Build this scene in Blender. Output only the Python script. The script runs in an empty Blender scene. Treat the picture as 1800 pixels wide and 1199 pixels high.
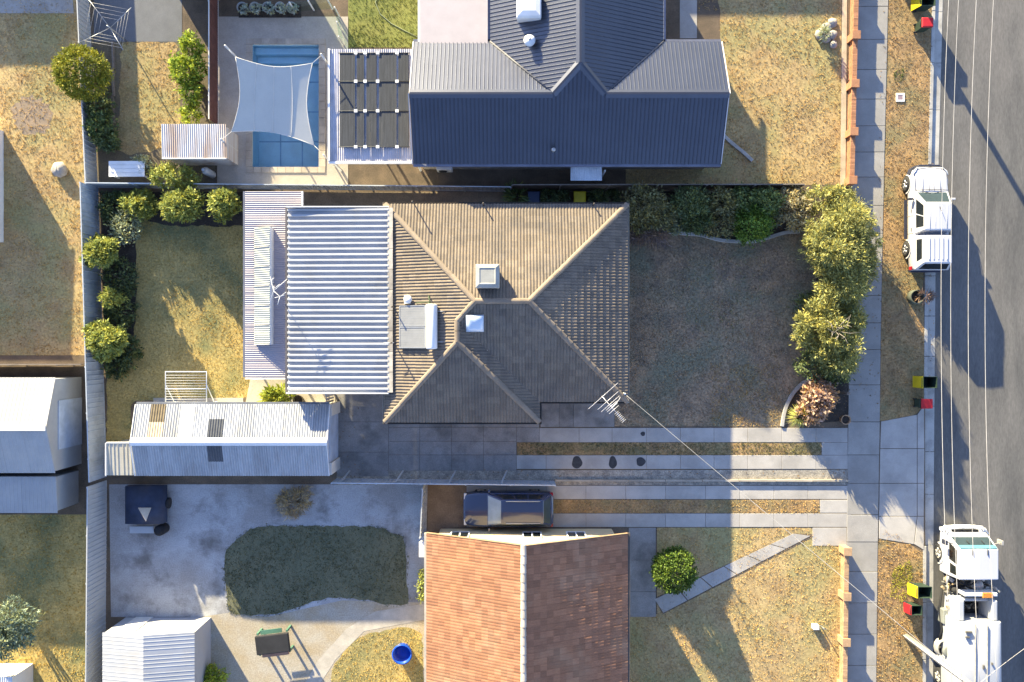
import bpy, bmesh, math, random
import numpy as np
from mathutils import Vector, Matrix

# ------------------------------------------------------------------ camera, sky, sun, exposure
H = 42.0            # metres from the lawn up to the lens
S = 34.0            # photograph pixels per metre on the lawn
scene = bpy.context.scene
C = scene.collection
cam_d = bpy.data.cameras.new("camera"); cam = bpy.data.objects.new("camera", cam_d); C.objects.link(cam)
cam.location = (0, 0, H); cam.rotation_euler = (0, 0, 0)
cam_d.sensor_fit = 'HORIZONTAL'; cam_d.sensor_width = 36.0
cam_d.lens = 36.0 * (S * H) / 1800.0
cam_d.clip_start = 0.5; cam_d.clip_end = 2000
scene.camera = cam

ELEV = math.radians(14.0)
HX, HY = 0.506, -0.862                       # the way shadows fall on the ground
world = bpy.data.worlds.new("World"); scene.world = world; world.use_nodes = True
wn = world.node_tree.nodes; wl = world.node_tree.links
sky = wn.new('ShaderNodeTexSky'); sky.sky_type = 'NISHITA'; sky.sun_disc = False
sky.sun_elevation = ELEV; sky.sun_rotation = math.atan2(-HX, -HY)
sky.air_density = 1.0; sky.dust_density = 0.3; sky.ozone_density = 2.2
wn['Background'].inputs[1].default_value = 0.105
tint = wn.new('ShaderNodeMix'); tint.data_type = 'RGBA'; tint.blend_type = 'MULTIPLY'; tint.inputs[0].default_value = 1.0   # camera white balance, even over the whole sky
tint.inputs[7].default_value = (1.06, 0.95, 1.08, 1)
wl.new(sky.outputs[0], tint.inputs[6]); wl.new(tint.outputs[2], wn['Background'].inputs[0])
sun_d = bpy.data.lights.new("sun", 'SUN'); sun = bpy.data.objects.new("sun", sun_d); C.objects.link(sun)
sun_d.energy = 5.0; sun_d.angle = math.radians(0.5); sun_d.color = (1.0, 0.87, 0.56)
sun.rotation_euler = Vector((HX*math.cos(ELEV), HY*math.cos(ELEV), -math.sin(ELEV))).to_track_quat('-Z', 'Y').to_euler()
sun.location = (-20, 34, 30)
scene.view_settings.view_transform = 'Standard'; scene.view_settings.look = 'None'
scene.view_settings.gamma = 1.0; scene.view_settings.use_curve_mapping = False
scene.view_settings.exposure = 2.12

# ------------------------------------------------------------------ helpers
rnd = random.Random(7)
def P(px, py, h=0.0):
    """photograph pixel -> place at height h (camera looks straight down)"""
    k = (1 - h / H) / S
    return Vector(((px - 900) * k, (600 - py) * k, h))
def PX(px, h=0.0): return (px - 900) * (1 - h / H) / S
def PY(py, h=0.0): return (600 - py) * (1 - h / H) / S

MATS = {}
def mat(name, col, rough=0.85, col2=None, scale=1.5, var=0.25, fine=0.12, fscale=25, bump=0.0, bscale=30,
        metal=0.0, spec=0.3, island=0.0, objv=0.0, stain=None, sscale=0.5, samt=0.6, stretch=(1, 1, 1), coat=0.0,
        emit=None, trans=0.0, alpha=1.0, col3=None, c3scale=0.25):
    if name in MATS: return MATS[name]
    m = bpy.data.materials.new(name); m.use_nodes = True; MATS[name] = m
    N = m.node_tree.nodes; L = m.node_tree.links; b = N['Principled BSDF']
    def mix(fac, a, bb, mode='MIX'):
        n = N.new('ShaderNodeMix'); n.data_type = 'RGBA'; n.blend_type = mode
        for s, v in ((0, fac), (6, a), (7, bb)):
            if hasattr(v, 'links'): L.new(v, n.inputs[s])
            else: n.inputs[s].default_value = v if s == 0 else (v[0], v[1], v[2], 1)
        return n.outputs[2]
    geo = N.new('ShaderNodeNewGeometry'); mp = N.new('ShaderNodeMapping'); mp.inputs['Scale'].default_value = stretch
    L.new(geo.outputs['Position'], mp.inputs['Vector'])
    def noise(sc, det=5, rgh=0.6):
        n = N.new('ShaderNodeTexNoise'); n.inputs['Scale'].default_value = sc; n.inputs['Detail'].default_value = det
        n.inputs['Roughness'].default_value = rgh; L.new(mp.outputs[0], n.inputs['Vector']); return n.outputs['Fac']
    def ramp(v, a, bb):
        n = N.new('ShaderNodeMapRange'); n.inputs[1].default_value = a; n.inputs[2].default_value = bb
        L.new(v, n.inputs[0]); return n.outputs[0]
    if col2 is None: col2 = tuple(c * (1 - var) for c in col)
    c = mix(ramp(noise(scale), 0.36, 0.64), col, col2)
    if col3: c = mix(ramp(noise(c3scale, 3), 0.45, 0.62), c, col3)
    if fine:
        f = ramp(noise(fscale, 3, 0.7), 0.3, 0.7)
        lo = (1 - fine,) * 3; hi = (1 + fine,) * 3
        c = mix(1.0, c, mix(f, lo, hi), 'MULTIPLY')
    if stain: c = mix(ramp(noise(sscale, 8, 0.65), 0.5, 0.66), c, mix(samt, c, stain))
    if island:
        r = ramp(geo.outputs['Random Per Island'], 0, 1)
        c = mix(1.0, c, mix(r, (1 - island,) * 3, (1 + island,) * 3), 'MULTIPLY')
    if objv:
        oi = N.new('ShaderNodeObjectInfo')
        c = mix(1.0, c, mix(oi.outputs['Random'], (1 - objv,) * 3, (1 + objv,) * 3), 'MULTIPLY')
    L.new(c, b.inputs['Base Color'])
    b.inputs['Roughness'].default_value = rough; b.inputs['Metallic'].default_value = metal
    b.inputs['Specular IOR Level'].default_value = spec
    if coat: b.inputs['Coat Weight'].default_value = coat; b.inputs['Coat Roughness'].default_value = 0.06
    if trans: b.inputs['Transmission Weight'].default_value = trans
    if alpha < 1: b.inputs['Alpha'].default_value = alpha
    if bump:
        bn = N.new('ShaderNodeBump'); bn.inputs['Strength'].default_value = bump; bn.inputs['Distance'].default_value = 0.03
        L.new(noise(bscale, 6, 0.7), bn.inputs['Height']); L.new(bn.outputs[0], b.inputs['Normal'])
    return m

def rootloc(p):
    v = Vector((0, 0, 0))
    while p is not None: v = v + p.location; p = p.parent
    return v
def tag(o, label=None, cat=None, group=None, kind=None):
    if label: o['label'] = label
    if cat: o['category'] = cat
    if group: o['group'] = group
    if kind: o['kind'] = kind
    return o
def thing(name, label, cat, loc=(0, 0, 0), rz=0.0, group=None):
    o = bpy.data.objects.new(name, None); C.objects.link(o); o.empty_display_size = 0.3
    o.location = loc; o.rotation_euler = (0, 0, rz)
    return tag(o, label, cat, group)
def copy_tree(o, parent=None):
    c = o.copy(); C.objects.link(c); c.parent = parent
    for ch in list(o.children): copy_tree(ch, c)
    return c
def link_mesh(name, me, m, parent=None, matrix=None, kind=None):
    o = bpy.data.objects.new(name, me); C.objects.link(o)
    if m is not None and not me.materials: me.materials.append(m)
    if parent is not None: o.parent = parent
    if matrix is not None: o.matrix_local = Matrix.Translation(-rootloc(parent)) @ matrix if parent else matrix
    if kind: o['kind'] = kind
    return o

class MB:
    """collects faces; build() links them as ONE mesh object. World coordinates unless local=True."""
    def __init__(s): s.v = []; s.f = []; s.sm = []
    def add(s, vs, fs, smooth=False):
        n = len(s.v); s.v += [tuple(v) for v in vs]; s.f += [tuple(i + n for i in f) for f in fs]; s.sm += [smooth] * len(fs); return s
    def face(s, *pts): return s.add(pts, [tuple(range(len(pts)))])
    def box(s, c, d, rz=0.0, M=None):
        hx, hy, hz = d[0] / 2, d[1] / 2, d[2] / 2; cs, sn = math.cos(rz), math.sin(rz)
        vs = []
        for z in (-hz, hz):
            for x, y in ((-hx, -hy), (hx, -hy), (hx, hy), (-hx, hy)):
                v = Vector((x * cs - y * sn, x * sn + y * cs, z))
                if M is not None: v = M @ v
                vs.append(v + Vector(c))
        return s.add(vs, [(3, 2, 1, 0), (4, 5, 6, 7), (0, 1, 5, 4), (1, 2, 6, 5), (2, 3, 7, 6), (3, 0, 4, 7)])
    def bb(s, x0, x1, y0, y1, z0, z1): return s.box(((x0 + x1) / 2, (y0 + y1) / 2, (z0 + z1) / 2), (abs(x1 - x0), abs(y1 - y0), abs(z1 - z0)))
    def prism(s, poly, z0, z1):
        poly = [(p[0], p[1]) for p in poly]
        a = sum(poly[i][0] * poly[(i + 1) % len(poly)][1] - poly[(i + 1) % len(poly)][0] * poly[i][1] for i in range(len(poly)))
        if a < 0: poly = poly[::-1]
        n = len(poly); vs = [(x, y, z0) for x, y in poly] + [(x, y, z1) for x, y in poly]
        fs = [tuple(range(n))[::-1], tuple(range(n, 2 * n))] + [(i, (i + 1) % n, (i + 1) % n + n, i + n) for i in range(n)]
        return s.add(vs, fs)
    def plate(s, pts, th):
        """thick plate from planar 3D polygon pts, extruded by th against its normal"""
        pts = [Vector(p) for p in pts]; nrm = (pts[1] - pts[0]).cross(pts[2] - pts[0]).normalized(); n = len(pts)
        vs = pts + [p - nrm * th for p in pts]
        return s.add(vs, [tuple(range(n)), tuple(range(n, 2 * n))[::-1]] + [(i, i + n, (i + 1) % n + n, (i + 1) % n) for i in range(n)])
    def tube(s, pts, r, n=6, cap=True):
        pts = [Vector(p) for p in pts]; rs = r if isinstance(r, (list, tuple)) else [r] * len(pts)
        vs = []; fs = []
        for i, p in enumerate(pts):
            d = (pts[min(i + 1, len(pts) - 1)] - pts[max(i - 1, 0)]).normalized()
            u = d.cross(Vector((0, 0, 1)) if abs(d.z) < 0.95 else Vector((1, 0, 0))).normalized(); w = d.cross(u)
            for k in range(n):
                a = 2 * math.pi * k / n; vs.append(p + (u * math.cos(a) + w * math.sin(a)) * rs[i])
        for i in range(len(pts) - 1):
            for k in range(n):
                fs.append((i * n + k, (i + 1) * n + k, (i + 1) * n + (k + 1) % n, i * n + (k + 1) % n))
        if cap: fs += [tuple(range(n)), tuple(range((len(pts) - 1) * n, len(pts) * n))[::-1]]
        return s.add(vs, fs, True)
    def lathe(s, prof, c=(0, 0, 0), n=20, M=None, cap=True):
        vs = []; fs = []; c = Vector(c)
        for r, z in prof:
            for k in range(n):
                a = 2 * math.pi * k / n; v = Vector((r * math.cos(a), r * math.sin(a), z))
                if M is not None: v = M @ v
                vs.append(v + c)
        for i in range(len(prof) - 1):
            for k in range(n): fs.append((i * n + k, i * n + (k + 1) % n, (i + 1) * n + (k + 1) % n, (i + 1) * n + k))
        if cap: fs += [tuple(range(n))[::-1], tuple(range((len(prof) - 1) * n, len(prof) * n))]
        return s.add(vs, fs, True)
    def loft(s, secs, cap=True, closed=True, smooth=True):
        n = len(secs[0]); vs = [v for sec in secs for v in sec]; fs = []
        for i in range(len(secs) - 1):
            for k in range(n if closed else n - 1):
                fs.append((i * n + k, i * n + (k + 1) % n, (i + 1) * n + (k + 1) % n, (i + 1) * n + k))
        if cap: fs += [tuple(range(n))[::-1], tuple(range((len(secs) - 1) * n, len(secs) * n))]
        return s.add(vs, fs, smooth)
    def mesh(s, name, off=Vector((0, 0, 0)), fixn=True):
        me = bpy.data.meshes.new(name); me.from_pydata([(v[0] - off[0], v[1] - off[1], v[2] - off[2]) for v in s.v], [], s.f)
        me.polygons.foreach_set('use_smooth', s.sm)
        if fixn:
            bm = bmesh.new(); bm.from_mesh(me); bmesh.ops.recalc_face_normals(bm, faces=bm.faces); bm.to_mesh(me); bm.free()
        me.update(); return me
    def build(s, name, m, parent=None, local=False, bevel=0.0, kind=None, seg=2, origin=None, fixn=True):
        off = Vector((0, 0, 0))
        if not local:
            off = rootloc(parent) if parent is not None else Vector((0, 0, 0))
            if parent is None and origin is not None: off = Vector(origin)
        o = link_mesh(name, s.mesh(name, off, fixn), m, parent, None, kind)
        if parent is None and origin is not None: o.location = origin
        if bevel:
            b = o.modifiers.new('bevel', 'BEVEL'); b.width = bevel; b.segments = seg; b.limit_method = 'ANGLE'; b.angle_limit = math.radians(35)
        return o

def organic(poly, amp=2.0, step=9, seed=1):
    """round off and roughen an outline given in photo pixels"""
    r = random.Random(seed); out = []; n = len(poly)
    for i in range(n):
        p0, p1, p2, p3 = (Vector(poly[(i + k) % n]) for k in (-1, 0, 1, 2)); L = (p2 - p1).length; m = max(1, int(L / step))
        for j in range(m):
            t = j / m; q = p1.lerp(p2, t)
            if L < 90: q = q.lerp(.5 * ((2 * p1) + (p2 - p0) * t + (2 * p0 - 5 * p1 + 4 * p2 - p3) * t * t + (3 * p1 - p0 - 3 * p2 + p3) * t ** 3), .8)
            out.append((q.x + r.uniform(-amp, amp), q.y + r.uniform(-amp, amp)))
    return out
def sheet(name, poly, z, m, label=None, cat=None, kind='structure', px=True, base=None):
    """flat piece of ground given by its outline; with base it is a slab down to base"""
    pts = [P(*p) for p in poly] if px else [Vector((p[0], p[1], 0)) for p in poly]
    b = MB()
    if base is not None: b.prism(pts, base, z)
    else: b.face(*[(p.x, p.y, z) for p in pts])
    me = b.mesh(name)
    bm = bmesh.new(); bm.from_mesh(me)
    bmesh.ops.triangulate(bm, faces=[f for f in bm.faces if len(f.verts) > 4])
    if base is None:
        for f in bm.faces:
            if f.normal.z < 0: f.normal_flip()
    bm.to_mesh(me); bm.free()
    o = link_mesh(name, me, m); return tag(o, label, cat, None, kind)
def slab_grid(parent, xs, ys, z, m, gap=0.4, base=-0.06, name='slab', shift=None):
    """separate concrete slabs between joint lines given in photo pixels"""
    for i in range(len(xs) - 1):
        for j in range(len(ys) - 1):
            g = gap / 2
            pts = [P(xs[i] + g, ys[j] + g), P(xs[i + 1] - g, ys[j] + g), P(xs[i + 1] - g, ys[j + 1] - g), P(xs[i] + g, ys[j + 1] - g)]
            MB().prism(pts, base, z + rnd.uniform(-.004, .004)).build(name, m, parent, bevel=0.008, seg=1)

def clip(bm, poly, nrm):
    """keep the part of bm inside a convex polygon (3D points, counter-clockwise about nrm)"""
    n = len(poly); cen = sum(poly, Vector()) / n
    for i in range(n):
        a, b = poly[i], poly[(i + 1) % n]; pn = (b - a).cross(nrm).normalized()
        if (cen - a).dot(pn) > 0: pn = -pn
        bmesh.ops.bisect_plane(bm, geom=bm.verts[:] + bm.edges[:] + bm.faces[:], plane_co=a, plane_no=pn, clear_outer=True)
def frame_of(poly, up=None):
    """plane axes: u across, v up the slope, n"""
    p = [Vector(q) for q in poly]; nrm = Vector((0, 0, 0))
    for i in range(len(p)): nrm += p[i].cross(p[(i + 1) % len(p)])
    nrm.normalize()
    if nrm.z < 0: nrm = -nrm
    if up is not None:
        v = Vector(up); v = (v - nrm * v.dot(nrm)).normalized()
    else:
        v = Vector((0, 0, 1)); v = (v - nrm * v.dot(nrm)).normalized()
    return v.cross(nrm).normalized(), v, nrm
def mesh_from_bm(name, bm, off):
    bmesh.ops.translate(bm, verts=bm.verts[:], vec=-off)
    me = bpy.data.meshes.new(name); bm.to_mesh(me); bm.free(); return me
WAVE = [(i / 6, math.sin(2 * math.pi * i / 6)) for i in range(6)]
TRIM = [(0, 0), (.70, 0), (.78, 1), (.92, 1)]
DECK = [(0, 0), (.50, 0), (.58, 1), (.92, 1)]
def ribbed(name, poly, up, pitch, amp, prof, m, parent, kind=None, lift=0.0, u0=None, smooth=False):
    """ribbed metal sheet clipped to a convex polygon; ribs run along up"""
    poly = [Vector(p) for p in poly]; u, v, n = frame_of(poly, up); o = poly[0]
    us = [(p - o).dot(u) for p in poly]; vs = [(p - o).dot(v) for p in poly]
    a = min(us) if u0 is None else u0; k0 = math.floor((min(us) - a) / pitch) - 1; k1 = math.ceil((max(us) - a) / pitch) + 1
    bm = bmesh.new(); prev = None
    for k in range(k0, k1 + 1):
        for du, dz in prof:
            x = a + (k + du) * pitch
            cur = [bm.verts.new(o + u * x + v * y + n * (dz * amp + lift)) for y in (min(vs) - .1, max(vs) + .1)]
            if prev: f = bm.faces.new((prev[0], cur[0], cur[1], prev[1])); f.smooth = smooth
            prev = cur
    clip(bm, poly, n)
    bm.normal_update()
    for f in bm.faces:
        if f.normal.z < 0: f.normal_flip()
    return link_mesh(name, mesh_from_bm(name, bm, rootloc(parent)), m, parent, None, kind)

def tile_mesh(cover=0.30, gauge=0.34, roll=0.034, step=0.040):
    L = gauge + 0.06; xs = [0, .03, .06, .09, .12, .15, .18, .21, .24, .27, .30]
    def z(x): return roll * (0.5 - 0.5 * math.cos(2 * math.pi * x / 0.15)) ** 0.8
    vs = []; fs = []; n = len(xs)
    for y, dz in ((0, step), (L, 0)):
        for x in xs: vs.append((x * cover / .30 * .985, y, z(x) + dz))
    for x in xs: vs.append((x * cover / .30 * .985, 0.004, z(x) * .6 + step - .034))
    for i in range(n - 1):
        fs.append((i, i + 1, n + i + 1, n + i)); fs.append((2 * n + i, 2 * n + i + 1, i + 1, i))
    return vs, fs
TV, TF = tile_mesh()
TILE_ME = {}
def tile_data(m):
    if m.name not in TILE_ME:
        b = MB(); b.add(TV, TF, False); TILE_ME[m.name] = b.mesh('tile', fixn=False); TILE_ME[m.name].materials.append(m)
    return TILE_ME[m.name]
def tile_faces(faces, m, parent, nsingle, seed=1, zs=1.0):
    """faces: convex polygons. Whole tiles nearest the lens become objects, cut and further ones one joined mesh."""
    r = random.Random(seed); whole = []; rest = []; G = 0.34; CV = 0.30
    for poly in faces:
        poly = [Vector(p) for p in poly]; u, v, n = frame_of(poly); o = min(poly, key=lambda q: q.z)
        uv = [((p - o).dot(u), (p - o).dot(v)) for p in poly]
        def inside(x, y, e=0.0):
            s = None
            for i in range(len(uv)):
                a, b = uv[i], uv[(i + 1) % len(uv)]
                c = (b[0] - a[0]) * (y - a[1]) - (b[1] - a[1]) * (x - a[0])
                if abs(c) < 1e-6: continue
                if s is None: s = c > 0
                elif (c > 0) != s: return False
            return True
        u0 = min(q[0] for q in uv); u1 = max(q[0] for q in uv); v0 = min(q[1] for q in uv); v1 = max(q[1] for q in uv)
        cut = []
        for j in range(int((v1 - v0) / G) + 1):
            for i in range(int((u1 - u0) / CV) + 2):
                x, y = u0 + i * CV - .15, v0 + j * G
                cs = [inside(x + dx, y + dy) for dx in (.01, CV / 2, CV - .01) for dy in (.01, G)]
                if not any(cs) and not inside(x + CV / 2, y + G / 2): continue
                q = o + u * x + v * y + n * (0.012 + r.uniform(-.004, .006))
                M = Matrix(((u.x, v.x, n.x, q.x), (u.y, v.y, n.y, q.y), (u.z, v.z, n.z, q.z), (0, 0, 0, 1)))
                M = M @ Matrix.Rotation(r.uniform(-.012, .012), 4, 'Z') @ Matrix.Rotation(r.uniform(-.012, .012), 4, 'Y')
                if all(cs): whole.append(((q - Vector((0, 0, H))).length, M))
                else: cut.append(M)
        if cut: rest.append((poly, n, cut))
    whole.sort(key=lambda t: t[0])
    me = tile_data(m)
    for d, M in whole[:nsingle]: link_mesh('tile', me, m, parent, M)
    bmA = bmesh.new()
    def put(bm, M):
        vv = [bm.verts.new(M @ Vector((p[0], p[1], p[2] * zs))) for p in TV]
        for f in TF: bm.faces.new([vv[i] for i in f])
    for d, M in whole[nsingle:]: put(bmA, M)
    for poly, n, cut in rest:
        b2 = bmesh.new()
        for M in cut: put(b2, M)
        clip(b2, poly, n)
        tmp = bpy.data.meshes.new('tmp'); b2.to_mesh(tmp); b2.free(); bmA.from_mesh(tmp); bpy.data.meshes.remove(tmp)
    link_mesh('tile_field', mesh_from_bm('tile_field', bmA, rootloc(parent)), m, parent, None, 'stuff')
CAP_ME = {}
def ridge_caps(a, b, m, parent, r=0.13, L=0.40, name='ridge_cap', lift=0.02):
    a, b = Vector(a), Vector(b); d = (b - a).normalized(); n = max(1, int((b - a).length / L)); st = (b - a).length / n
    u = d.cross(Vector((0, 0, 1))).normalized(); w = u.cross(d).normalized()
    if (m.name, r) not in CAP_ME:
        q = MB(); k = 7
        secs = []
        for y, rr, dz in ((0, r * 1.06, .012), (st + .05, r * .96, 0)):
            secs.append([Vector((rr * math.cos(math.pi * i / (k - 1)), y, rr * .75 * math.sin(math.pi * i / (k - 1)) + dz)) for i in range(k)])
        q.loft(secs, cap=True, closed=False, smooth=False); CAP_ME[(m.name, r)] = q.mesh(name); CAP_ME[(m.name, r)].materials.append(m)
    for i in range(n):
        p = a + d * (i * st) + w * lift
        M = Matrix(((u.x, d.x, w.x, p.x), (u.y, d.y, w.y, p.y), (u.z, d.z, w.z, p.z), (0, 0, 0, 1))) @ Matrix.Rotation(rnd.uniform(-.03, .03), 4, 'Z')
        link_mesh(name, CAP_ME[(m.name, r)], m, parent, M)

# ------------------------------------------------------------------ plants
def leaf_mesh(name, blobs, n, size, aspect, seed, clump=0.30, out=0.6, nclump=None, flat=0.0, shell=0.8):
    """thousands of folded leaf-sized faces in clumps through the crown's volume"""
    g = np.random.default_rng(seed); vol = np.array([b[3] * b[4] + b[3] * b[5] + b[4] * b[5] for b in blobs]); vol = vol / vol.sum()
    V = []; 
    for bi, b in enumerate(blobs):
        k = max(30, int(n * vol[bi])); c = np.array(b[:3]); rad = np.array(b[3:6])
        nc = nclump or max(14, int(30 * (b[3] + b[4]) ** 1.2))
        d = g.normal(size=(nc, 3)); d[:, 2] = np.abs(d[:, 2]) * np.where(g.random(nc) < .8, 1, -1); d /= np.linalg.norm(d, axis=1)[:, None]
        rr = shell + (1.02 - shell) * g.random(nc) - (g.random(nc) < .25) * .3 * g.random(nc)
        cc = c + d * rad * rr[:, None]; cr = clump * (0.6 + .8 * g.random(nc)) * rad.mean()
        idx = g.integers(0, nc, k)
        p = cc[idx] + g.normal(size=(k, 3)) * (cr[idx] * .5)[:, None]
        od = (p - c) / rad; od /= np.linalg.norm(od, axis=1)[:, None] + 1e-6
        ax = od * out + g.normal(size=(k, 3)) * (1 - out * .5); ax[:, 2] *= (1 - flat); ax /= np.linalg.norm(ax, axis=1)[:, None]
        sd = np.cross(ax, g.normal(size=(k, 3))); sd /= np.linalg.norm(sd, axis=1)[:, None] + 1e-6
        up = np.cross(sd, ax)
        sz = size * (0.4 + 1.25 * g.random(k) ** 1.5)[:, None]
        w = sz * aspect * .5
        V.append(np.stack([p - ax * sz * .1, p + ax * sz * .45 + sd * w + up * w * .35, p + ax * sz, p + ax * sz * .45 - sd * w + up * w * .35], axis=1))
    V = np.concatenate(V); k = len(V)
    V[:, :, 2] = np.maximum(V[:, :, 2], 0.02)
    me = bpy.data.meshes.new(name); me.vertices.add(4 * k); me.vertices.foreach_set('co', V.reshape(-1).astype(np.float32))
    idx = np.arange(4 * k).reshape(k, 4); tri = np.concatenate([idx[:, [0, 1, 2]], idx[:, [0, 2, 3]]], axis=1).reshape(-1)
    me.loops.add(6 * k); me.loops.foreach_set('vertex_index', tri.astype(np.int32))
    me.polygons.add(2 * k); me.polygons.foreach_set('loop_start', np.arange(0, 6 * k, 3, dtype=np.int32)); me.polygons.foreach_set('loop_total', np.full(2 * k, 3, dtype=np.int32))
    me.update(); me.validate(); return me
def loose(cx, cy, rx, ry, h, n, seed, r0=.38, r1=.72):
    """many small uneven clumps instead of one ball; centre and radii in photo pixels"""
    g = random.Random(seed); out = []
    for i in range(n):
        a = g.uniform(0, 6.28); d = g.random() ** .55 * 1.0; rr = g.uniform(r0, r1) * (1 - .35 * d)
        out.append((cx + rx * d * math.cos(a), cy + ry * d * math.sin(a), h * (1 - .38 * d * d) * g.uniform(.78, 1.06), rr, rr * g.uniform(.8, 1.2), rr * g.uniform(.6, .95)))
    return out
def litter(name, label, strips, dens, m, seed, size=.05):
    """fallen leaves lying flat along strips (outlines in photo pixels, height)"""
    g = np.random.default_rng(seed); V = []
    for poly, z in strips:
        pts = [P(*p) for p in poly]; xs = [p.x for p in pts]; ys = [p.y for p in pts]; n = int(dens * (max(xs) - min(xs)) * (max(ys) - min(ys)))
        x = min(xs) + (max(xs) - min(xs)) * g.random(n); y = min(ys) + (max(ys) - min(ys)) * g.random(n); a = g.random(n) * 6.28; s = size * (.4 + g.random(n)); t = g.normal(size=n) * .3
        c, sn = np.cos(a) * s, np.sin(a) * s; zz = z + .004 + .01 * g.random(n)
        V.append(np.stack([np.stack([x - c, y - sn, zz], 1), np.stack([x + sn * .4, y - c * .4, zz + s * .3], 1), np.stack([x + c, y + sn, zz + s * t * .3 + .005], 1), np.stack([x - sn * .4, y + c * .4, zz + s * .25], 1)], axis=1))
    V = np.concatenate(V); k = len(V); me = bpy.data.meshes.new(name)
    me.from_pydata(V.reshape(-1, 3).tolist(), [], np.arange(4 * k).reshape(k, 4).tolist()); return tag(link_mesh(name, me, m), label, 'leaf litter', None, 'stuff')
def leafmat(name, col, col2, island=0.45):
    m = mat(name, col, 0.6, col2=col2, scale=1.6, fine=0.0, island=island, spec=0.25)
    N = m.node_tree.nodes; L = m.node_tree.links; b = N['Principled BSDF']; out = N['Material Output']
    if 'Translucent BSDF' not in N:
        t = N.new('ShaderNodeBsdfTranslucent'); mx = N.new('ShaderNodeMixShader'); mx.inputs[0].default_value = 0.28
        src = b.inputs['Base Color'].links[0].from_socket
        g = N.new('ShaderNodeNewGeometry'); wn_ = N.new('ShaderNodeTexWhiteNoise'); wn_.noise_dimensions = '1D'; L.new(g.outputs['Random Per Island'], wn_.inputs['W'])
        def blend(lo, hi, tone, fac, s0):      # some leaves yellowed, some browned
            mr = N.new('ShaderNodeMapRange'); mr.inputs[1].default_value = lo; mr.inputs[2].default_value = hi; mr.inputs[4].default_value = fac; L.new(wn_.outputs['Value'], mr.inputs[0])
            mm = N.new('ShaderNodeMix'); mm.data_type = 'RGBA'; mm.blend_type = 'MULTIPLY'; L.new(mr.outputs[0], mm.inputs[0]); L.new(s0, mm.inputs[6]); mm.inputs[7].default_value = (*tone, 1); return mm.outputs[2]
        src = blend(.55, .9, (1.35, 1.12, .6), .9, src); src = blend(.30, .05, (.62, .72, .85), .9, src)
        L.new(src, b.inputs['Base Color']); L.new(src, t.inputs['Color'])
        L.new(b.outputs[0], mx.inputs[1]); L.new(t.outputs[0], mx.inputs[2]); L.new(mx.outputs[0], out.inputs['Surface'])
    return m
def plant(name, label, cat, blobs, n, size, aspect, m, seed, bark=None, trunk=None, group=None, crown='crown', stem='trunk', stems=3, **kw):
    """blobs as (px, py, centre height, radius_x m, radius_y m, radius_z m)"""
    B = []
    for b in blobs:
        q = P(b[0], b[1], b[2]); B.append((q.x, q.y, q.z, b[3], b[4], b[5]))
    if trunk is None: base = Vector((sum(b[0] for b in B) / len(B), sum(b[1] for b in B) / len(B), 0))
    else: base = P(*trunk)
    t = thing(name, label, cat, base, group=group)
    L = [(b[0] - base.x, b[1] - base.y, b[2], b[3], b[4], b[5]) for b in B]
    link_mesh(crown, leaf_mesh(crown, L, n, size, aspect, seed, **kw), m, t)
    q = MB(); r = random.Random(seed)
    for b in L:
        for s in range(stems):
            a = r.uniform(0, 6.28); e = Vector((b[0] + .5 * b[3] * math.cos(a), b[1] + .5 * b[4] * math.sin(a), b[2] + .35 * b[5]))
            st = Vector((r.uniform(-.08, .08), r.uniform(-.08, .08), -.03)); md = st.lerp(e, .5) + Vector((r.uniform(-.1, .1), r.uniform(-.1, .1), .1 * e.z))
            rr = 0.03 + .022 * max(b[3], b[4]); q.tube([st, md, e], [rr, rr * .7, rr * .3], 6)
    q.build(stem, bark or M_bark, t, local=True)
    return t

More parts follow.
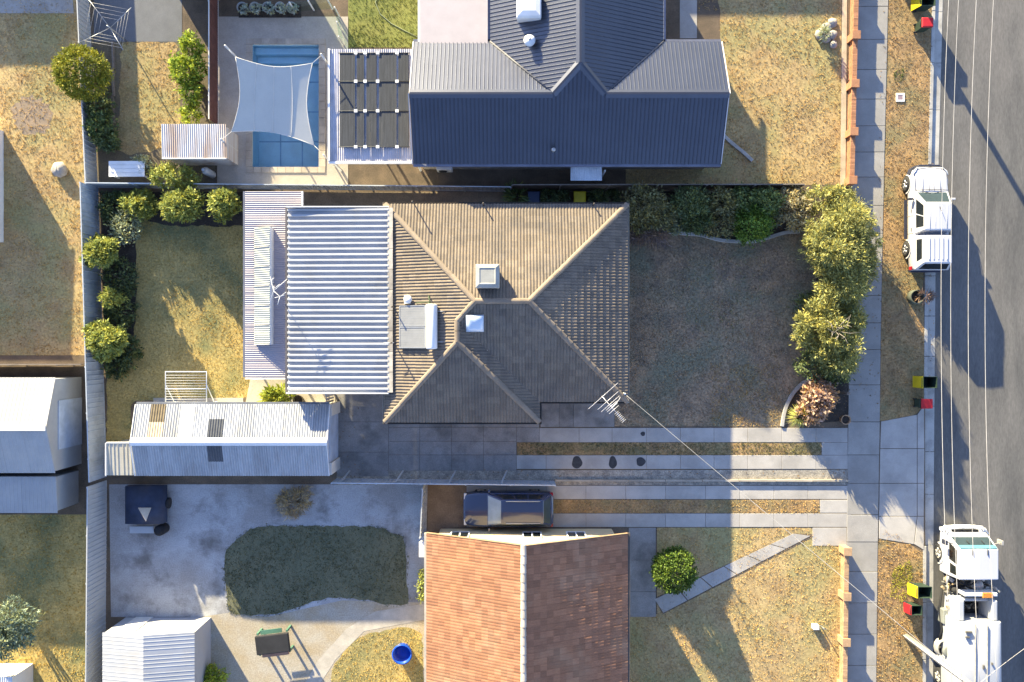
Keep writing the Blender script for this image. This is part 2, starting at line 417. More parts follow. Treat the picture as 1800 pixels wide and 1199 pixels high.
def grass(name, poly, m, dens, hgt, seed, label, cat='grass', z=0.0, holes=(), px=True, spread=0.5):
    pts = np.array([[P(*p).x, P(*p).y] for p in poly]) if px else np.array(poly)
    hs = [np.array([[P(*p).x, P(*p).y] for p in h]) for h in holes]
    g = np.random.default_rng(seed); lo = pts.min(0); hi = pts.max(0)
    n = int(dens * np.prod(hi - lo)); q = lo + g.random((n, 2)) * (hi - lo)
    def inside(q, pl):
        r = np.zeros(len(q), bool); j = len(pl) - 1
        for i in range(len(pl)):
            c = ((pl[i, 1] > q[:, 1]) != (pl[j, 1] > q[:, 1])) & (q[:, 0] < (pl[j, 0] - pl[i, 0]) * (q[:, 1] - pl[i, 1]) / (pl[j, 1] - pl[i, 1] + 1e-9) + pl[i, 0])
            r ^= c; j = i
        return r
    k = inside(q, pts)
    for h in hs: k &= ~inside(q, h)
    # patchy cover
    pat = np.sin(q[:, 0] * 1.7 + np.sin(q[:, 1] * 1.3) * 2) + np.sin(q[:, 1] * 2.1 + np.cos(q[:, 0] * .9) * 2)
    k &= g.random(n) < np.clip(.75 + .2 * pat, .3, 1)
    q = q[k]; n = len(q); bl = 4
    q = np.repeat(q, bl, axis=0) + g.normal(size=(n * bl, 2)) * .03; k = len(q)
    a = g.random(k) * 6.283; ln = spread * hgt * (0.3 + g.random(k)); hh = hgt * (0.35 + .9 * g.random(k)); w = 0.010 + .010 * g.random(k)
    V = np.zeros((k, 3, 3)); V[:, 0, 0] = q[:, 0] - np.sin(a) * w; V[:, 0, 1] = q[:, 1] + np.cos(a) * w
    V[:, 1, 0] = q[:, 0] + np.sin(a) * w; V[:, 1, 1] = q[:, 1] - np.cos(a) * w
    V[:, 2, 0] = q[:, 0] + np.cos(a) * ln; V[:, 2, 1] = q[:, 1] + np.sin(a) * ln; V[:, :2, 2] = z; V[:, 2, 2] = z + hh
    me = bpy.data.meshes.new(name); me.vertices.add(3 * k); me.vertices.foreach_set('co', V.reshape(-1).astype(np.float32))
    me.loops.add(3 * k); me.loops.foreach_set('vertex_index', np.arange(3 * k, dtype=np.int32))
    me.polygons.add(k); me.polygons.foreach_set('loop_start', np.arange(0, 3 * k, 3, dtype=np.int32)); me.polygons.foreach_set('loop_total', np.full(k, 3, dtype=np.int32))
    me.update()
    return tag(link_mesh(name, me, m), label, cat, None, 'stuff')

# ------------------------------------------------------------------ shared materials
M_bark = mat('bark', (.16, .12, .09), .9, bump=.4)
M_conc = mat('concrete', (.43, .40, .36), .9, var=.18, scale=.9, fine=.14, fscale=40, objv=.05, stain=(.20, .19, .17), sscale=.6, samt=.35, bump=.12, bscale=60)
M_conc_old = mat('stained_concrete', (.30, .285, .265), .9, var=.30, scale=.8, fine=.22, fscale=28, objv=.12, stain=(.10, .10, .095), sscale=.7, samt=.62, bump=.15, bscale=50)
M_conc_path = mat('footpath_concrete', (.33, .31, .28), .9, var=.18, scale=1.1, fine=.14, fscale=35, objv=.07, stain=(.2, .2, .19), sscale=.8, samt=.3, bump=.12, bscale=60)
M_kerb = mat('kerb_concrete', (.44, .42, .38), .9, var=.2, scale=1.2, fine=.15, fscale=30, objv=.06, stain=(.2, .19, .17), sscale=1.2, samt=.4, bump=.12)
M_asph = mat('asphalt', (.148, .141, .13), .93, col2=(.10, .097, .092), scale=.9, fine=.16, fscale=14, stretch=(1, .25, 1), bump=.35, bscale=60, col3=(.16, .15, .138), c3scale=.35, spec=.15)
M_soil = mat('soil', (.17, .125, .085), .95, col2=(.11, .085, .06), scale=1.3, fine=.3, fscale=20, bump=.5, bscale=25)
M_mulch = mat('mulch', (.075, .06, .048), .95, col2=(.045, .037, .03), scale=2.5, fine=.45, fscale=18, bump=.8, bscale=22)
M_dry = mat('dry_lawn', (.46, .335, .155), .95, col2=(.34, .235, .115), scale=.9, fine=.34, fscale=9, bump=.5, bscale=25, col3=(.32, .27, .12), c3scale=.35)
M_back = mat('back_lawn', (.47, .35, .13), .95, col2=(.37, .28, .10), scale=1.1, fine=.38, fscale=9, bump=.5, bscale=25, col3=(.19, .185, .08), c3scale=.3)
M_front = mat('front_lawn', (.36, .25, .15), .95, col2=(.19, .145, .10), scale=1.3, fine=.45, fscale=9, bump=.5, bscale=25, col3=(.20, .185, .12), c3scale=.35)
M_green = mat('green_lawn', (.18, .20, .055), .95, col2=(.21, .21, .06), scale=.9, fine=.25, fscale=16, bump=.4)
M_verge = mat('verge', (.40, .255, .115), .95, col2=(.25, .165, .085), scale=1.2, fine=.38, fscale=9, bump=.6, bscale=22, col3=(.23, .185, .09), c3scale=.5)
M_gdry = leafmat('dry_blades', (.60, .45, .22), (.48, .345, .16), .4)
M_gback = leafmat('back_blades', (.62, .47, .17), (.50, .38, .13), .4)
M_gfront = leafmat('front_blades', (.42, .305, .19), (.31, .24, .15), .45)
M_ggreen = leafmat('green_blades', (.17, .21, .055), (.2, .2, .06), .35)
M_verge_b = leafmat('verge_blades', (.47, .335, .17), (.36, .25, .13), .25)
M_white = mat('white_paint', (.74, .74, .73), .45, var=.06, fine=.04, stain=(.5, .48, .44), sscale=.9, samt=.25)
M_offwhite = mat('off_white', (.62, .60, .56), .6, var=.1, fine=.06)
M_black = mat('black_rubber', (.02, .02, .022), .8, fine=.1)
M_dark = mat('dark_gap', (.03, .03, .032), .9)
M_steel = mat('galvanised_steel', (.42, .43, .44), .45, var=.15, metal=.6, fine=.08)
M_glass = mat('dark_glass', (.012, .016, .02), .08, fine=0, spec=.6, var=.1)
M_timber = mat('grey_timber', (.25, .21, .175), .85, var=.3, scale=3, stretch=(1, 1, .15), fine=.2, objv=.12)
# ------------------------------------------------------------------ the setting
EDGE = [(1672, -420), (1663, -120), (1659, 0), (1652, 275), (1646, 485), (1644, 727), (1643, 860), (1642, 1199), (1642, 1330), (1643, 1700)]
def edge(y):
    for (x0, y0), (x1, y1) in zip(EDGE, EDGE[1:]):
        if y0 <= y <= y1: return x0 + (x1 - x0) * (y - y0) / (y1 - y0)
    return EDGE[-1][0]
FP_R = [(1566, -420), (1561, 0), (1554, 290), (1548, 560), (1546, 740), (1542, 1000), (1540, 1199), (1538, 1700)]
def fpr(y):
    for (x0, y0), (x1, y1) in zip(FP_R, FP_R[1:]):
        if y0 <= y <= y1: return x0 + (x1 - x0) * (y - y0) / (y1 - y0)
    return 1540
def fpl(y): return 1503 - 15 * max(0, y) / 1199

POOL = (443, 562, 79, 294)
gx = [-900, PX(443), PX(562), 900]; gy = [-900, PY(294), PY(79), 900]
b = MB(); b.add([(x, y, -.17) for y in gy for x in gx], [(j * 4 + i, j * 4 + i + 1, j * 4 + i + 5, j * 4 + i + 4) for j in range(3) for i in range(3) if (i, j) != (1, 1)])   # open where the pool is sunk
tag(b.build('ground', M_soil, fixn=False), 'bare earth spreading beyond the blocks', 'ground', None, 'structure')
# raised ground of the house blocks, with the swimming pool left open
POOL = (443, 562, 79, 294)
x0, x1, y0, y1 = PX(POOL[0]), PX(POOL[1]), PY(POOL[3]), PY(POOL[2])
b = MB(); XL, YT, YB = -110, 70, -70
b.bb(XL, x0, YB, YT, -.16, 0); b.bb(x0, x1, y1, YT, -.16, 0); b.bb(x0, x1, YB, y0, -.16, 0)
right = [P(edge(y) - 20, y) for y in (-420, -120, 0, 275, 485, 727, 860, 1199, 1330, 1700)]
b.prism([(x1, YT), (right[0].x, YT)] + [(p.x, p.y) for p in right] + [(right[-1].x, YB), (x1, YB)], -.16, 0)
yard = b.build('yard_ground', M_soil); tag(yard, 'brown earth under the house blocks', 'ground', None, 'structure')
# road, gutter tray and kerb stones
rl = [P(edge(y), y) for y in (-420, -120, 0, 275, 485, 727, 860, 1199, 1330, 1700)]
b = MB(); b.prism([(p.x, p.y) for p in rl] + [(rl[-1].x, -70), (75, -70), (75, 70), (rl[0].x, 70)], -.165, -.115)
tag(b.build('road', M_asph), 'grey asphalt street running along the right side', 'road', None, 'structure')
gut = tag(MB().prism([P(edge(y) - 3, y) for y in (-400, 1600)] + [P(edge(y), y) for y in (1600, -400)], -.165, -.13).build('gutter', M_kerb), 'pale concrete gutter along the road edge', 'gutter', None, 'structure')
ky = [-400, -300, -200, -100, 20, 110, 193, 290, 390, 485, 556, 627, 715, 795, 870, 960, 1060, 1160, 1260, 1360]
for ya, yb in zip(ky, ky[1:]):
    dropped = 700 < ya < 960
    a0, a1 = edge(ya + .4), edge(yb - .4)
    MB().prism([P(a0 - 14, ya + .4), P(a0 + .3, ya + .4), P(a1 + .3, yb - .4), P(a1 - 14, yb - .4)], -.15, -.1).build('gutter_tray', M_kerb, gut, bevel=.01, seg=1)
kerb = tag(MB().prism([P(edge(y) - 19, y) for y in (-400, 1600)] + [P(edge(y) - 16, y) for y in (1600, -400)], -.17, -.12).build('kerb', M_kerb), 'pale concrete kerb between the grass strip and the road', 'kerb', None, 'structure')
for ya, yb in zip(ky, ky[1:]):
    dropped = 700 < ya < 960
    a0, a1 = edge(ya + .4), edge(yb - .4); z = -.075 if dropped else .012
    MB().prism([P(a0 - 20.5, ya + .4), P(a0 - 14, ya + .4), P(a1 - 14, yb - .4), P(a1 - 20.5, yb - .4)], -.15, z).build('kerb_stone', M_kerb, kerb, bevel=.025)
# footpath in separate slabs
fy = [-150, -100, -45, 12, 70, 123, 175, 222, 268, 312, 362, 412, 462, 520, 568, 615, 677, 742, 800, 850, 905, 953, 1005, 1060, 1115, 1170, 1225, 1290]
fp = tag(MB().prism([P(fpl(y) + 2, y) for y in (-150, 1290)] + [P(fpr(y) - 2, y) for y in (1290, -150)], -.1, .006).build('footpath', M_soil), 'grey concrete footpath between front fences and grass strip', 'footpath', None, 'structure')
for ya, yb in zip(fy, fy[1:]):
    MB().prism([P(fpl(ya) - 3, ya + .4), P(fpr(ya), ya + .4), P(fpr(yb), yb - .4), P(fpl(yb) - 3, yb - .4)], -.05, .035 + rnd.uniform(-.006, .006)).build('slab', M_conc_path, fp, bevel=.01, seg=1)
# crossover
xo = sheet('driveway_crossover', [(1549, 741), (1612, 729), (1626, 712), (1626, 968), (1606, 958), (1545, 948)], .006, M_soil, 'grey concrete driveway crossing from footpath to road', 'driveway', base=-.1)
def quad(parent, pts, m, z=.028, name='slab', base=-.06):
    return MB().prism([P(*p) for p in pts], base, z).build(name, m, parent, bevel=.01, seg=1)
for pts in ([(1548.5, 741.5), (1611.5, 729.5), (1611.5, 788.5), (1547, 788.5)], [(1547, 789.5), (1611.5, 789.5), (1611.5, 849.5), (1546, 849.5)], [(1546, 850.5), (1611.5, 850.5), (1611.5, 907.5), (1545, 907.5)],
            [(1545, 908.5), (1611.5, 908.5), (1606, 957), (1545, 947)], [(1612.5, 729), (1624, 713), (1624.5, 788.5), (1612.5, 788.5)], [(1612.5, 789.5), (1624.5, 789.5), (1624, 849.5), (1612.5, 849.5)],
            [(1612.5, 850.5), (1624, 850.5), (1623.5, 907.5), (1612.5, 907.5)], [(1612.5, 908.5), (1623.5, 908.5), (1623.5, 967), (1607, 957)]):
    quad(xo, pts, M_conc)
# grass strips beside the road
vs1 = [(1561, -150), (1561, 0), (1554, 290), (1548, 560), (1547, 740), (1611, 728), (1625, 711), (1623, 485), (1632, 275), (1638, 0), (1642, -150)]
vs1 = organic(vs1, .8, 14, seed=5)
sheet('grass_strip', vs1, .004, M_verge, 'dry brown grass strip between footpath and kerb', 'grass strip')
grass('grass', vs1, M_verge_b, 120, .05, 3, 'short dry grass on the strip by the ute')
vs2 = [(1543, 950), (1605, 960), (1623, 972), (1621, 1199), (1621, 1300), (1538, 1300)]
vs2 = organic(vs2, 1.2, 14, seed=6)
sheet('grass_strip', vs2, .004, M_verge, 'rough grass strip beside the parked truck', 'grass strip')
grass('grass', vs2, M_verge_b, 120, .07, 4, 'rough dry grass beside the truck')
grass('weeds', [(1568, 1000), (1600, 985), (1605, 1045), (1592, 1060), (1565, 1050)], leafmat('weed_blades', (.42, .40, .07), (.36, .36, .06), .3), 260, .09, 5, 'bright yellow green weeds beside yellow-lidded bin', 'weeds')
grass('weeds', [(1570, 125), (1590, 120), (1588, 142), (1572, 146)], leafmat('weed_green', (.16, .22, .06), (.12, .17, .05), .3), 200, .07, 6, 'small green weed patch near the meter lid', 'weeds')

# ---- the block in the middle
bl = [(240, 392), (300, 398), (430, 398), (432, 665), (447, 668), (447, 690), (430, 700), (238, 706), (238, 779), (190, 779), (187, 775), (188, 650), (232, 640), (240, 520)]
bl = organic(bl, 2.0, seed=3)
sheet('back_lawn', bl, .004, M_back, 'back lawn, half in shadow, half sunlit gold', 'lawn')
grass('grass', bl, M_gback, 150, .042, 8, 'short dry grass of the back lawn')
sheet('garden_bed', [(172, 338), (432, 338), (432, 402), (250, 400), (248, 520), (242, 640), (186, 655)], .002, M_mulch, 'dark mulched bed along the rear fence', 'garden bed')
fl = [(1104, 426), (1170, 408), (1230, 412), (1290, 424), (1350, 420), (1392, 408), (1420, 404), (1440, 520), (1440, 660), (1400, 690), (1380, 722), (1374, 750), (1082, 750), (1082, 706), (1102, 706)]
fl = organic(fl, 1.0, seed=4)
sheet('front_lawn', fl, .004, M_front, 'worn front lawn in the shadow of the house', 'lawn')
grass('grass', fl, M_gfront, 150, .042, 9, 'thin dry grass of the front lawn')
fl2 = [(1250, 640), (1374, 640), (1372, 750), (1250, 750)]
grass('grass', fl2, M_gdry, 140, .06, 19, 'front lawn grass with sunlight put into its golden colour')  # brighter blades put the sunlit patch into the grass colour
sheet('garden_bed', [(1100, 336), (1494, 336), (1494, 740), (1378, 748), (1380, 722), (1400, 690), (1440, 660), (1440, 520), (1420, 404), (1392, 408), (1350, 420), (1290, 424), (1230, 412), (1170, 408), (1104, 426)], .002, M_mulch, 'dark garden bed round the front lawn', 'garden bed')
def edging(name, pts, label, w=.09, h=.11):
    ps = [P(*p) for p in pts]; q = []
    for i in range(len(ps) - 1):
        p0, p1, p2, p3 = ps[max(i - 1, 0)], ps[i], ps[i + 1], ps[min(i + 2, len(ps) - 1)]
        for t in (0, .25, .5, .75): q.append(.5 * ((2 * p1) + (p2 - p0) * t + (2 * p0 - 5 * p1 + 4 * p2 - p3) * t * t + (3 * p1 - p0 - 3 * p2 + p3) * t ** 3))
    q.append(ps[-1]); secs = []
    for i, p in enumerate(q):
        d = (q[min(i + 1, len(q) - 1)] - q[max(i - 1, 0)]).normalized(); n = Vector((-d.y, d.x, 0)); z = Vector((0, 0, h))
        secs.append([p - n * w, p - n * w + z, p + n * w + z, p + n * w])
    o = MB().loft(secs, smooth=False).build(name, M_kerb, origin=ps[0], bevel=.02); return tag(o, label, 'edging')
edging('garden_edging', [(1168, 407), (1200, 411), (1232, 414), (1262, 422), (1292, 425), (1325, 425), (1352, 418), (1378, 410), (1405, 408)], 'long curved concrete edging in front of dark green shrubs')
edging('garden_edging', [(1432, 662), (1408, 676), (1390, 697), (1379, 722), (1374, 750)], 'curved concrete edging round the bronze leafed bush')
# driveway
dw = sheet('driveway', [(592, 690), (683, 690), (683, 742), (948, 742), (948, 708), (1082, 708), (1082, 751), (1490, 753), (1496, 836), (592, 840)], .003, M_soil, 'concrete driveway along the side of the house', 'driveway')
slab_grid(dw, [592, 683], [690, 742, 795, 838], .02, M_conc_old)
slab_grid(dw, [683, 738, 794, 850, 908], [742, 752, 776, 800, 828], .022, M_conc_old)
slab_grid(dw, [908, 948], [742, 752, 778], .022, M_conc_old)
slab_grid(dw, [950, 983, 1008, 1080], [708, 751], .03, M_conc_old)
slab_grid(dw, [948, 1018, 1076, 1136, 1196, 1255, 1314, 1374, 1434, 1490], [752.5, 778], .026, M_conc)
slab_grid(dw, [1444, 1490], [778, 800.5], .026, M_conc)
slab_grid(dw, [908, 960, 1018, 1076, 1136, 1196, 1255, 1314, 1374, 1434, 1494], [800.5, 825], .026, M_conc)
gs = [(909, 778.5), (1443, 778.5), (1443, 800), (909, 800)]
sheet('grass_strip', gs, .006, M_verge, 'narrow grass strip between the two driveway tracks', 'grass strip')
grass('grass', gs, leafmat('strip_blades', (.25, .22, .10), (.17, .17, .08), .4), 220, .06, 11, 'grass between the two driveway tracks')
sheet('gravel_edge', [(592, 828), (1494, 826), (1496, 853), (592, 853)], .006, mat('gravel_edge', (.40, .36, .29), .95, col2=(.22, .20, .17), scale=3, fine=.4, fscale=14, bump=.6), 'crumbled cement edge beside the driveway', 'gravel')
for (x, y, rx, ry, lab) in ((1014, 813, 9, 11, 'largest'), (1077, 813, 7, 11, 'oval'), (1126, 812, 8, 8, 'round'), (1130, 763, 4, 4, 'small')):
    c = P(x, y); q = MB(); st = [(c.x + rx / S * math.cos(a) * (1 + .12 * math.sin(3 * a + x)), c.y + ry / S * math.sin(a), .0335) for a in [k * .2618 for k in range(24)]]
    q.face(*st); tag(q.build('oil_stain', mat('oil_stain', (.055, .055, .058), .7, var=.3, scale=6), fixn=False), lab + ' dark oil stain on the driveway track', 'stain', 'oil stains on the driveway', 'structure')
# paving behind the house
bp = sheet('back_paving', [(432, 338), (690, 338), (690, 708), (447, 708), (447, 668), (432, 664)], .006, M_conc, 'pale concrete paving under and beside the patio', 'paving')
quad(bp, [(440, 668), (503, 664), (512, 700), (505, 709), (432, 709)], mat('paving_cream', (.45, .40, .32), .9, fine=.15, var=.15), z=.03)
quad(bp, [(514, 664), (590, 664), (590, 709), (514, 709)], mat('paving_cream', (.45, .40, .32)), z=.03)
quad(bp, [(270, 700), (428, 700), (428, 712), (270, 712)], mat('paving_cream', (.45, .40, .32)), z=.03)
sheet('side_path', [(532, 338), (900, 338), (900, 370), (532, 370)], .008, mat('side_gravel', (.27, .21, .14), .95, col2=(.2, .155, .105), scale=2, fine=.3, fscale=16, bump=.5), 'brown gravel path behind the tiled house', 'path')

grass('grass', organic([(1130, 470), (1300, 440), (1400, 480), (1390, 640), (1250, 690), (1120, 640)], 6), leafmat('pale_blades', (.55, .44, .30), (.42, .36, .24), .35), 22, .06, 29, 'pale tufts scattered over the front lawn', spread=.9)
grass('grass', [(1185, 470), (1330, 440), (1345, 560), (1260, 620), (1180, 560)], leafmat('greenish_blades', (.30, .32, .17), (.24, .26, .14), .35), 26, .05, 30, 'greenish patches in the front lawn', spread=.9)
M_lit = leafmat('fallen_leaves', (.30, .19, .09), (.19, .12, .065), .5)
litter('leaf_litter', 'fallen leaves along kerb, path edges and garden beds', [([(1551, 0), (1558, 0), (1550, 560), (1544, 560)], .036), ([(1624, 0), (1640, 0), (1634, 700), (1620, 700)], .012), ([(1634, 480), (1646, 480), (1644, 740), (1632, 740)], -.098),
    ([(1488, 350), (1550, 350), (1546, 735), (1486, 735)], .036), ([(1375, 660), (1490, 660), (1490, 745), (1375, 745)], .005), ([(1100, 338), (1494, 338), (1494, 410), (1100, 410)], .005), ([(172, 340), (245, 340), (245, 650), (186, 650)], .005),
    ([(592, 826), (1490, 826), (1490, 840), (592, 840)], .026), ([(592, 690), (640, 690), (640, 838), (592, 838)], .022), ([(1130, 430), (1430, 430), (1430, 745), (1130, 745)], .02)], 7, M_lit, 44, .045)
# ------------------------------------------------------------------ the tiled house in the middle
M_tile = mat('concrete_tile', (.198, .158, .118), .85, col2=(.168, .138, .108), scale=.7, fine=.18, fscale=14, objv=.13, stain=(.10, .09, .082), sscale=.8, samt=.5, island=.13, bump=.1)
M_cap = mat('ridge_tile', (.25, .20, .15), .85, var=.15, fine=.12, objv=.10)
M_gutter = mat('brown_gutter', (.10, .085, .07), .5, fine=.05)
M_gutter2 = mat('cream_gutter', (.52, .46, .37), .5, fine=.05)
M_wall = mat('house_brick', (.30, .22, .16), .9, var=.2, scale=6, fine=.15)
EH = 2.8
hx0, hx1, hy0, hy1 = -6.12, 5.545, -2.91, 6.59       # main block eaves
wx1, wy0 = 1.32, -3.90                               # wing eaves
T = 0.404; RZ = EH + (hy1 - hy0) / 2 * T; ry = (hy0 + hy1) / 2
TWs = (RZ - EH) / 4.42
house = thing('tiled_house', 'brown tiled hip roof house in the centre of the block', 'house', (0, 1, 0))
A_NW = Vector((hx0, hy1, EH)); A_NE = Vector((hx1, hy1, EH)); A_SE = Vector((hx1, hy0, EH)); A_IN = Vector((wx1, hy0, EH)); A_WSE = Vector((wx1, wy0, EH)); A_SW = Vector((hx0, wy0, EH))
R_W = Vector((hx0 + 4.42, ry, RZ)); R_E = Vector((hx1 - 4.75, ry, RZ))
vx = (T * wx1 + TWs * hx0) / (T + TWs); vz = EH + T * (wx1 - vx)        # wing ridge line
V_N = Vector((vx, hy0 + (vz - EH) / T, vz)); V_S = Vector((vx, wy0 + (vz - EH) / T, vz))
mid = Vector((hx0, V_N.y, EH))
faces = [[A_NE, A_NW, R_W, R_E], [A_SE, A_NE, R_E], [A_IN, A_SE, R_E, R_W, V_N], [A_WSE, A_IN, V_N, V_S], [A_SW, A_WSE, V_S], [A_NW, mid, V_N, R_W], [mid, A_SW, V_S, V_N]]
b = MB()
for f in faces: b.face(*[p - Vector((0, 0, .012)) for p in f])
roof = b.build('roof', M_tile, house)
tile_faces(faces, M_tile, roof, 300)
for a, c in ((A_NW, R_W), (A_NE, R_E), (A_SE, R_E), (R_W, R_E), (V_N, R_W), (V_N, V_S), (A_SW, V_S), (A_WSE, V_S)): ridge_caps(a, c, M_cap, roof)
q = MB(); q.tube([A_IN + Vector((0, 0, .02)), V_N + Vector((0, 0, .01))], .03, 6); q.build('valley_gutter', M_steel, roof)
q = MB()
ol = [A_NW, A_SW, A_WSE, A_IN, A_SE, A_NE]
for i, nm in enumerate(('gutter',) * 6):
    a, c = ol[i], ol[(i + 1) % 6]; d = (c - a).normalized(); n = Vector((d.y, -d.x, 0))
    if i == 3: n = Vector((0, -1, 0))
    e = .06 if i != 3 else 0
    g = MB()
    for (o0, o1, z0, z1) in ((0, .10, -.13, -.115), (.10, .115, -.13, -.02), (-.012, 0, -.2, .0)):
        p = [a + n * o0 - d * (.1 if i in (0, 1, 2, 4, 5) else 0), c + n * o0 + d * (.1 if i not in (2, 3) else -.02), c + n * o1 + d * (.1 if i not in (2, 3) else -.02), a + n * o1 - d * (.1 if i in (0, 1, 2, 4, 5) else 0)]
        g.prism(p, EH + z0 - .01 * i * .1, EH + z1 - .003 * i)
    g.build('gutter', M_gutter if i not in (0, 4) else M_gutter2, house)
w = MB(); w.bb(hx0 + .5, hx1 - .5, hy0 + .5, hy1 - .5, 0, EH - .05); w.bb(hx0 + .5, wx1 - .5, wy0 + .5, hy0 + .5, 0, EH - .05)
w.build('wall', M_wall, house)
s = MB(); s.bb(hx0 + .02, hx1 - .02, hy0 + .02, hy1 - .02, EH - .06, EH - .045); s.bb(hx0 + .02, wx1 - .02, wy0 + .02, hy0 + .02, EH - .062, EH - .047); s.build('soffit', M_offwhite, house)
for (x, y, ax, wd) in ((hx1 - .5, 4.3, 0, 2.0), (hx1 - .5, -.6, 0, 2.2), (3.4, hy0 + .5, 1, 1.5), (-3.8, wy0 + .5, 1, 1.4)):
    g = MB(); g.box((x, y, 1.6), (.06, wd, 1.2) if ax == 0 else (wd, .06, 1.2)); o = g.build('window', M_glass, house)
    g = MB()
    for s_ in (-1, 0, 1): g.box((x, y + s_ * wd / 2, 1.6) if ax == 0 else (x + s_ * wd / 2, y, 1.6), (.09, .06, 1.3) if ax == 0 else (.06, .09, 1.3))
    for s_ in (-1, 1): g.box((x, y, 1.6 + s_ * .62), (.085, wd + .05, .06) if ax == 0 else (wd + .05, .085, .06))
    g.build('frame', M_white, o)
# height of the roof at x, y
def roofz(x, y):
    m = min(T * (hy1 - y), T * (y - hy0), T * (hx1 - x), TWs * (x - hx0)); w_ = min(T * (y - wy0), T * (wx1 - x), TWs * (x - hx0))
    return EH + max(m, w_)
def on_roof(px, py, it=6, up=0.06):
    h = 3.5
    for _ in range(it):
        p = P(px, py, h); h = roofz(p.x, p.y) + up
    return P(px, py, h)

# evaporative cooler
p = P(857, 486, 5.0); z0 = roofz(p.x, p.y)
t = thing('evaporative_cooler', 'grey square evaporative cooler on the sunny roof slope', 'cooler', (p.x, p.y, z0))
M_cool = mat('cooler_grey', (.33, .32, .29), .6, var=.12, fine=.06)
b = MB()
def ring(s, z, c=(0, 0)): return [Vector((c[0] + sx * s, c[1] + sy * s, z)) for sx, sy in ((-1, -1), (1, -1), (1, 1), (-1, 1))]
b.loft([ring(.44, -.25), ring(.46, .25), ring(.535, .30), ring(.55, .72), ring(.52, .78)], smooth=False); b.build('casing', M_cool, t, local=True, bevel=.03)
b = MB(); b.loft([ring(.52, .79), ring(.54, .84), ring(.36, .93), ring(.33, .90)], smooth=False); b.build('lid', mat('cooler_lid', (.36, .355, .32), .55, fine=.05), t, local=True, bevel=.02)
for k in range(4):
    b = MB(); b.box((0, 0, 0), (.76, .012, .30), M=None)
    o = b.build('louvre', M_dark, t, local=True); a = k * math.pi / 2; o.location = (.552 * math.sin(a), -.552 * math.cos(a), .52); o.rotation_euler = (0, 0, a)
b = MB(); b.bb(-.36, .36, -.36, .36, -.5, .3); b.build('dropper_duct', M_steel, t, local=True)

# solar water heater on the west slope
sl = math.atan(TWs); a1 = on_roof(706, 575); a2 = on_roof(774, 575)
cx = (a1.x + a2.x) / 2
t = thing('solar_water_heater', 'solar water heater with two grey panels and white tank on the roof', 'water heater', (cx, PY(575, 3.6), roofz(cx, PY(575, 3.6))))
Rm = Matrix.Rotation(-sl, 3, 'Y')
hw = (612 - 537) / 36.8 / 2; ln = (a2.x - a1.x) / math.cos(sl)
M_panel = mat('solar_collector', (.21, .215, .225), .35, var=.1, scale=3, fine=.06, spec=.5)
def lp(u, v, w): return Rm @ Vector((u, v, w))
for sgn in (-1, 1):
    b = MB(); b.box(lp(-ln * .17, sgn * hw / 2, .15), (ln * .66, hw - .03, .09), M=Rm); pn = b.build('collector_panel', M_panel, t, local=True, bevel=.006)
    g = MB()
    for k in range(9): g.box(lp(-ln * .17, sgn * hw / 2 + (k - 4) * hw / 9.2, .197), (ln * .64, .012, .006), M=Rm)
    g.build('riser_tube', mat('collector_tube', (.26, .265, .27), .4), pn, local=True)
    g = MB()
    for e in (-1, 1):
        g.box(lp(-ln * .17, sgn * hw / 2 + e * (hw / 2 - .03), .165), (ln * .67, .035, .10), M=Rm)
        g.box(lp(-ln * .17 + e * ln * .33, sgn * hw / 2, .165), (.035, hw - .1, .10), M=Rm)
    g.build('panel_frame', M_steel, pn, local=True)
Rt = Rm @ Matrix.Rotation(math.pi / 2, 3, 'X')
b = MB(); L2 = hw + .03
b.lathe([(.16, -L2), (.26, -L2 + .03), (.27, -L2 + .07), (.27, L2 - .07), (.26, L2 - .03), (.16, L2)], lp(ln * .36, 0, .32), 24, M=Rt)
b.build('tank', M_white, t, local=True)
b = MB()
for s_ in (-.7, .7): b.box(lp(ln * .2, s_ * hw, .06), (ln * .75, .05, .05), M=Rm); b.tube([lp(ln * .5, s_ * hw, .2), lp(ln * .64, s_ * hw, .05)], .015, 6)
b.build('mounting_rail', M_steel, t, local=True)
b = MB(); b.tube([lp(ln * .34, hw + .03, .4), lp(ln * .34, hw + .2, .42), lp(ln * .30, hw + .38, .35), lp(ln * .22, hw + .42, .05)], .035, 8); b.tube([lp(ln * .36, hw + .02, .2), lp(ln * .18, hw + .15, .12), lp(-ln * .1, hw + .1, .1)], .02, 6)
b.build('pipe', mat('pipe_lagging', (.07, .10, .05), .8), t, local=True)
# roof vents and flues
p = on_roof(718, 527)
t = thing('roof_vent', 'small round white vent above the solar panels', 'vent', p)
b = MB(); b.lathe([(.10, -.1), (.10, .16)], n=14); b.build('pipe', M_white, t, local=True)
b = MB(); b.lathe([(.04, .14), (.19, .15), (.20, .22), (.15, .27), (.05, .30)], n=18); b.build('cap', M_white, t, local=True)
b = MB(); b.loft([[Vector((x * .2, y * .2, z_)) for x, y in ((-1, -1), (1, -1), (1, 1), (-1, 1))] for z_ in (-.05, .05)], smooth=False); b.build('flashing', M_white, t, local=True)
